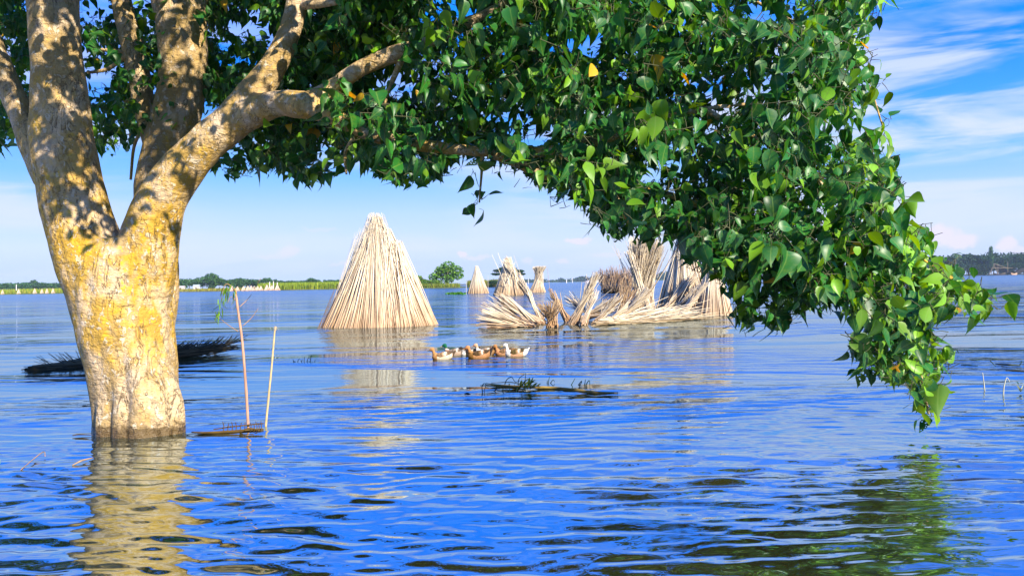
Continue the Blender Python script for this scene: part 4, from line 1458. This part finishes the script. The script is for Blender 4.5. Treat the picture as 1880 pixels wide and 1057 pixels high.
reed_group(1060, 706, [[(-12, 2), (-8, -5), (-4, -12)], [(2, 0), (8, -7), (6, -1), (2, 0)], [(14, 4), (17, -2), (22, -8), (23, 2), (24, 8)], [(13, 2), (15, -10)]], 'bent_reed', 'broken dark shoots standing above the thick right end of the floating stalk', GD)
reed_group(555, 664, [[(-15, 2), (-17, -5)], [(-9, 3), (-7, -4), (-4, -6)], [(-2, 3), (0, -5)], [(3, 3), (4, -10)], [(8, 2), (11, -7), (14, -5)], [(14, 2), (16, -9), (18, -12)], [(22, 2), (24, -4)], [(-12, 3), (-14, -1), (-17, 0)], [(1, 4), (-3, -3)]], 'water_weed', 'faint clump of thin dark weed left of the big stack reflection', (.03, .10, .12))
reed_group(1748, 655, [[(-6, 3), (-12, -3), (-13, -9), (-18, -12)], [(2, 2), (3, -8), (-4, -10)], [(12, -8), (8, -14), (4, -14)], [(22, -14), (28, -11)], [(2, 2), (12, 0), (22, 3)]], 'bent_reed', 'dark arching shoots right of the hanging leaf tips', GD)
reed_group(1838, 672, [[(-20, -10), (-16, -6), (-10, 0), (0, 3)], [(-16, -13), (-8, -13), (-4, -11)], [(34, -2), (38, -8), (36, -10)], [(0, 3), (16, 4), (28, 3)]], 'bent_reed', 'dark broken shoot with a lying stem near the right picture edge', GD)
debris([[(1828, 669, .0, .008), (1850, 672, .01, .014), (1872, 672, .0, .008)]], 'floating_stalk', 'short dark stalk floating beside the broken shoot on the right', 'driftwood', (.04, .05, .02))
debris([[(1846, 681, .0, .005), (1868, 682, .0, .010), (1900, 683, .0, .008)]], 'floating_stalk', 'thin dark stalk reaching in from the right picture edge', 'driftwood', (.06, .06, .04))
debris([[(1764, 671, .0, .004), (1780, 672, .005, .010), (1796, 673, .0, .004)]], 'floating_leaf', 'flat dark leaf floating below the arching shoots on the right', 'leaf', (.03, .07, .05))
debris([[(1733, 669, .0, .004), (1740, 670, .005, .008), (1746, 671, .0, .004)]], 'floating_leaf', 'small dark leaf floating nearest the hanging leaf tips', 'leaf', (.03, .08, .05))
debris([[(1780, 661, .0, .004), (1790, 662, .004, .007), (1800, 662, .0, .003)]], 'floating_leaf', 'tiny dark leaf floating between the arching and the broken shoots', 'leaf', (.03, .08, .05))
debris([[(852, 724, .0, .004), (858, 725, .006, .014), (864, 725, .0, .004)]], 'floating_leaf', 'dark leaf floating left of the long stalk with the green tuft', 'leaf', (.02, .04, .03))
PALE = (.55, .55, .42)
reed_group(1808, 718, [[(0, 2), (-2, -18), (-4, -34)]], 'pale_reed', 'single straight pale reed standing in the open water on the right', PALE)
reed_group(1842, 727, [[(0, 2), (1, -16), (5, -32), (8, -33), (12, -26)]], 'pale_reed', 'pale reed bent over at its tip on the right', PALE)
b = on_water(1874, 722)
o = empty('water_plant', (b[0], b[1], 0), 'pale leafy water plant cut by the right picture edge', 'water plant')
og = np.array([b[0], b[1], 0])
leaf_part('leaves', [(b + np.array([0, 0, .02]), dd, L, .03, .3) for dd, L in (((-.6, 0, 1.5), .12), ((.3, 0, 1), .12), ((1, 0, .6), .15), ((-.3, -.3, .7), .08), ((.9, .2, 1.2), .14))], (.45, .5, .30), o, og)
leaf_part('shoot', [(b + np.array([-.02, 0, .10]), dd, L, .02, .6) for dd, L in (((-.5, 0, 1), .08), ((.6, 0, .6), .06))], (.05, .18, .03), o, og)
b = on_water(4, 850)
o = empty('water_plant', (b[0], b[1], 0), 'pale leaf shoot poking in at the left picture edge', 'water plant')
og = np.array([b[0], b[1], 0])
leaf_part('leaves', [(b + np.array([-.05, 0, .06]), dd, L, .025, .4) for dd, L in (((1, 0, .5), .07), ((.7, 0, -.5), .05), ((.3, 0, 1), .05))], (.5, .55, .36), o, og)
leaf_part('shoot', [(b + np.array([-.04, 0, .03]), (.5, 0, -.4), .06, .018, .4)], (.3, .45, .08), o, og)
debris([[(38, 862, -.01, .003), (58, 850, .01, .004), (80, 838, .03, .004), (83, 842, .01, .003)]], 'floating_stalk', 'thin bent stalk left of the trunk reflection', 'driftwood', (.40, .26, .18))
debris([[(133, 855, -.005, .004), (150, 850, .01, .007), (172, 842, .0, .004)]], 'floating_stalk', 'short tan stalk touching the trunk reflection', 'driftwood', (.45, .30, .18))
debris([[(133, 801, .0, .004), (145, 800, .004, .006), (170, 800, .0, .003)]], 'floating_stalk', 'thin dark twig floating against the left foot of the trunk', 'driftwood', (.08, .05, .02))

# floating hyacinth patch near the small conical stack
rl = np.random.default_rng(14)
lv = []
for k in range(260):
    a = 838 + rl.normal(0, 8)
    p = on_water(np.clip(a, 819, 854), 540 + rl.uniform(-1.2, 1.0))
    p[2] = 0
    lv.append((p, (rl.normal(0, .7), rl.normal(0, .7), 1.2), rl.uniform(.15, .42), .22, .35))
og = np.array([*on_water(838, 540)[:2], 0])
prop(leaf_part('hyacinth_patch', lv, (.09, .30, .012), None, np.zeros(3)), 'floating mat of bright green hyacinth left of the small conical stack', kind='stuff')

# stakes standing in the water and on the bank
def stake(px, py, top, lab, r0=.04, col=(.6, .55, .45), grp=None, d=None, tilt=0):
    p = on_water(px, py) if d is None else pix(px, py, d)
    p[2] = max(p[2], 0) if d is not None else 0
    t_ = pix(px + tilt, top, p[1])
    v, q, t = tube([p - np.array([0, 0, .2]), (p + t_) / 2, t_], [r0, r0 * .9, r0 * .7], 6)
    C = np.ones((len(v), 4))
    C[:, :3] = col
    o = link('stake', np_mesh('stake', v - p, q, t, col=C), M_PLAIN)
    o.location = tuple(p)
    return prop(o, lab, 'stake', grp)


stake(856, 540, 517, 'thin pole standing just left of the small conical stack', .03)
stake(896, 538, 505, 'thin pole standing between the conical stack and the one with stray sticks', .03)
stake(967, 532, 519, 'short pale pole right of the stack with stray sticks', .05, (.7, .6, .5))
stake(1011, 545, 492, 'long thin leaning rod right of the hourglass stack', .022, (.4, .32, .28), tilt=-6)
stake(970, 520.5, 511, 'white post far out by the distant wood, left of the hourglass stack', .25, (.8, .78, .75), d=600)
stake(1040, 519.5, 513, 'short white post far out by the distant wood, left of the sandbank', .4, (.8, .78, .75), d=700)
stake(1051, 519, 510, 'thin white post nearest the sandbank', .25, (.8, .78, .75), d=700)
stake(30, 532, 522, 'white post on the left bank in front of the tree row', .22, (.75, .72, .7), d=392)
stake(495, 528, 517, 'pale post on the far bank at the left of three', .2, (.7, .68, .62), d=302)
stake(502, 528, 516, 'pale post on the far bank in the middle of three', .2, (.7, .68, .62), d=302)
stake(509, 528, 518, 'pale post on the far bank at the right of three', .2, (.7, .68, .62), d=302)
stake(624, 527, 513, 'pale post at the right end of the crop field beside the big stack', .2, (.7, .68, .62), d=302)

# tiny far stacks on the bank
S = Sticks(400)
teepee(S, (0, 0, 0), .5, 1.0, 90, .03, top=.12)
tiny = S.mesh('tiny_stack', light=(.78, .62, .48), wet=(.55, .33, .2), wet_h=.3)
for i, (px, top, base, d) in enumerate([(426, 525.5, 530, 300), (436, 526, 530, 300), (447, 525.5, 530, 300.5), (455, 525, 530.3, 299), (461, 524.7, 530.5, 300), (467, 525.3, 530.3, 300), (473, 525, 530, 299.5), (479, 525, 530, 300), (490, 523, 529.5, 300), (499, 524, 529.5, 300), (509, 522.5, 529, 300)]):
    p, q = pix(px, base, d), pix(px, top, d)
    o = link('far_stack', tiny, M_STICK)
    h = q[2] - .25
    o.location = (p[0], d, .25)
    o.scale = (h * 1.3, h * 1.3, h)
    lab = 'tiny pinkish stick stack in the row by the far bank waterline'
    prop(o, lab, 'stick stack', 'tiny stick stacks on the far bank')
for i, (px, top, d) in enumerate([(79, 529, 398), (92, 530, 398), (101, 529.5, 398), (112, 529, 398), (3, 531.5, 398), (21, 531.5, 398), (50, 530, 398)]):
    q = pix(px, top, d)
    o = link('far_stack', tiny, M_STICK)
    h = max(q[2] - .4, 1.8)
    o.location = (q[0], 391, .3)
    o.scale = (h * .9, h * .9, h)
    prop(o, 'tiny white stick stack at the left bank beside the crop strip', 'stick stack', 'tiny stick stacks on the left bank')
for i, (px, top) in enumerate([(543, 521), (552, 522), (563, 521.5), (585, 521), (598, 521), (615, 519.5)]):
    q = pix(px, top, 320)
    o = link('far_stack', tiny, M_STICK)
    h = max(q[2] - .4, 1.5)
    o.location = (q[0], 320, .4)
    o.scale = (h * .55, h * .55, h)
    prop(o, 'tiny white stack tip showing above the crop field', 'stick stack', 'tiny stack tips above the crop field')


# far houses
def house(px, d, wpx, eave, ridge, label, wall=(.75, .72, .68), roof=(.45, .50, .62), z0=.4):
    p = pix(px, 525, d)
    wd = wpx / F_PX * d
    zt, zr = pix(px, eave, d)[2], pix(px, ridge, d)[2]
    zt, zr = zt - z0, zr - z0
    o = empty('house', (p[0], d, z0), label, 'house')
    a, b = wd / 2, wd * .35
    V = [(-a, -b, 0), (a, -b, 0), (a, b, 0), (-a, b, 0), (-a, -b, zt), (a, -b, zt), (a, b, zt), (-a, b, zt)]
    Q = [(0, 1, 5, 4), (1, 2, 6, 5), (2, 3, 7, 6), (3, 0, 4, 7)]
    C = np.ones((8, 4))
    C[:, :3] = wall
    link('wall', np_mesh('wall', V, Q, col=C), M_PLAIN, o)
    e = wd * .08
    V = [(-a - e, -b - e, zt), (a + e, -b - e, zt), (a + e, b + e, zt), (-a - e, b + e, zt), (-a - e, 0, zr), (a + e, 0, zr)]
    Q = [(0, 1, 5, 4), (2, 3, 4, 5), (3, 2, 1, 0)]
    C = np.ones((6, 4))
    C[:, :3] = roof
    link('roof', np_mesh('roof', V, Q, [(0, 4, 3), (1, 2, 5)], col=C), M_PLAIN, o)
    dw = wd * .12
    V = [(-dw, -b - .03, 0), (dw, -b - .03, 0), (dw, -b - .03, zt * .8), (-dw, -b - .03, zt * .8), (-dw, -b + .02, 0), (dw, -b + .02, 0), (dw, -b + .02, zt * .8), (-dw, -b + .02, zt * .8)]
    Q = [(0, 1, 2, 3), (0, 4, 5, 1), (1, 5, 6, 2), (2, 6, 7, 3), (3, 7, 4, 0)]
    C = np.ones((8, 4))
    C[:, :3] = (.1, .08, .07)
    link('door', np_mesh('door', V, Q, col=C), M_PLAIN, o)


house(361, 340, 10, 525, 522.5, 'white house with a pale blue roof on the far bank right of the big trunk')
house(333, 340, 11, 527, 524.8, 'low pale house left of the blue-roofed one on the far bank', (.7, .62, .55), (.6, .55, .5))


# boats and lifting net by the right bank
def boat(px, py, L, W, H, label, hull=(.05, .04, .035), inner=(.2, .14, .1), yaw=0.0, d=None, shed=None):
    p = on_water(px, py) if d is None else pix(px, py, d)
    n = 13
    V, Q = [], []
    prof = [(-1, 1.0), (-.95, .55), (-.6, .0), (.6, .0), (.95, .55), (1, 1.0), (.86, .95), (.5, .25), (-.5, .25), (-.86, .95)]
    for i in range(n):
        s = i / (n - 1) * 2 - 1
        bw = W / 2 * (1 - abs(s) ** 2.6) + .03
        sheer = H * (1 + .9 * abs(s) ** 2.5)
        keel = -.2 * H + H * .9 * abs(s) ** 4
        for (a, b) in prof:
            V.append((s * L / 2, a * bw, keel + (sheer - keel) * b))
    m = len(prof)
    for i in range(n - 1):
        for k in range(m):
            a, b = i * m + k, i * m + (k + 1) % m
            Q.append((a, b, b + m, a + m))
    C = np.ones((len(V), 4))
    C[:, :3] = hull
    for i in range(n):
        for k in range(6, 10):
            C[i * m + k, :3] = inner
    o = empty('boat', (p[0], p[1], 0), label, 'boat')
    o.rotation_euler = (0, 0, yaw)
    link('hull', np_mesh('hull', V, Q, col=C), M_PLAIN, o)
    v, q, t = join([tube([(x, -W * .46, H * .8), (x, 0, H * .86), (x, W * .46, H * .8)], [.12, .12, .12], 6) for x in (-L * .2, L * .15)])
    C = np.ones((len(v), 4))
    C[:, :3] = inner
    link('thwarts', np_mesh('thwarts', v, q, t, col=C), M_PLAIN, o)
    if shed:
        v, q, t = tube([(-L * .15, 0, H * 1.1), (L * .25, 0, H * 1.1)], [(W * .4, H * .9)] * 2, 12)
        C = np.ones((len(v), 4))
        C[:, :3] = shed
        link('canopy', np_mesh('canopy', v, q, t, col=C, smooth=True), M_PLAIN, o)
    return o


boat(1835, 504, 11, 2.2, 1.1, 'dark wooden boat moored under the lifting net at the right bank', d=620, inner=(.35, .28, .22), yaw=.15)
boat(1862, 503.5, 6, 1.6, 1.0, 'small tan boat right of the dark one at the right bank', (.55, .35, .22), (.6, .42, .3), yaw=.3, d=620)
nd = 640.0
no = empty('lift_net', (pix(1850, 503, nd)[0], nd, 0), 'bamboo fishing net frame with sagging net on the right bank', 'fishing net')
og = np.array([no.location.x, nd, 0.0])
for (a, b) in (((1816, 504), (1825, 486)), ((1832, 503), (1824, 484)), ((1832, 503), (1832, 484)), ((1850, 500), (1850, 480)), ((1822, 492), (1860, 492)), ((1824, 484), (1850, 492))):
    v, q, t = tube([pix(*a, nd), pix(*b, nd)], [.28, .2], 6)
    C = np.ones((len(v), 4))
    C[:, :3] = (.20, .16, .11)
    link('pole', np_mesh('pole', v - og, q, t, col=C), M_PLAIN, no)
V, Q = [], []
for i in range(13):
    s = i / 12
    for j in range(7):
        f = j / 6
        px_ = 1826 + 62 * s
        py_ = 484 + 14 * math.sin(min(1, s * 1.6) * math.pi / 2) - 13 * max(0, s - .6) * 2 + f * 7
        V.append(pix(px_, py_, nd + 6 * f + 1.5 * math.sin(3 * s)) - og)
for i in range(12):
    for j in range(6):
        a = i * 7 + j
        Q.append((a, a + 1, a + 8, a + 7))
C = np.ones((len(V), 4))
C[:, :3] = (.15, .13, .12)
link('net', np_mesh('net', V, Q, col=C, smooth=True), M_PLAIN, no)


# ------------------------------------------------------------------ air
hm = bpy.data.materials.new('haze')
hm.use_nodes = True
t = NT(hm.node_tree)
pv_ = t.add('ShaderNodeVolumePrincipled', {'Color': (.62, .80, 1.0, 1), 'Density': 0.00013})
ho = t.add('ShaderNodeOutputMaterial')
t.l.new(pv_.outputs[0], ho.inputs['Volume'])
x0, x1, y0, y1, z0, z1 = -4200, 4200, -120, 3400, -1.6, 34.0
V = [(x, y, z) for z in (z0, z1) for y in (y0, y1) for x in (x0, x1)]
Q = [(0, 2, 3, 1), (4, 5, 7, 6), (0, 1, 5, 4), (2, 6, 7, 3), (0, 4, 6, 2), (1, 3, 7, 5)]
prop(link('haze', np_mesh('haze', V, Q), hm), kind='stuff')
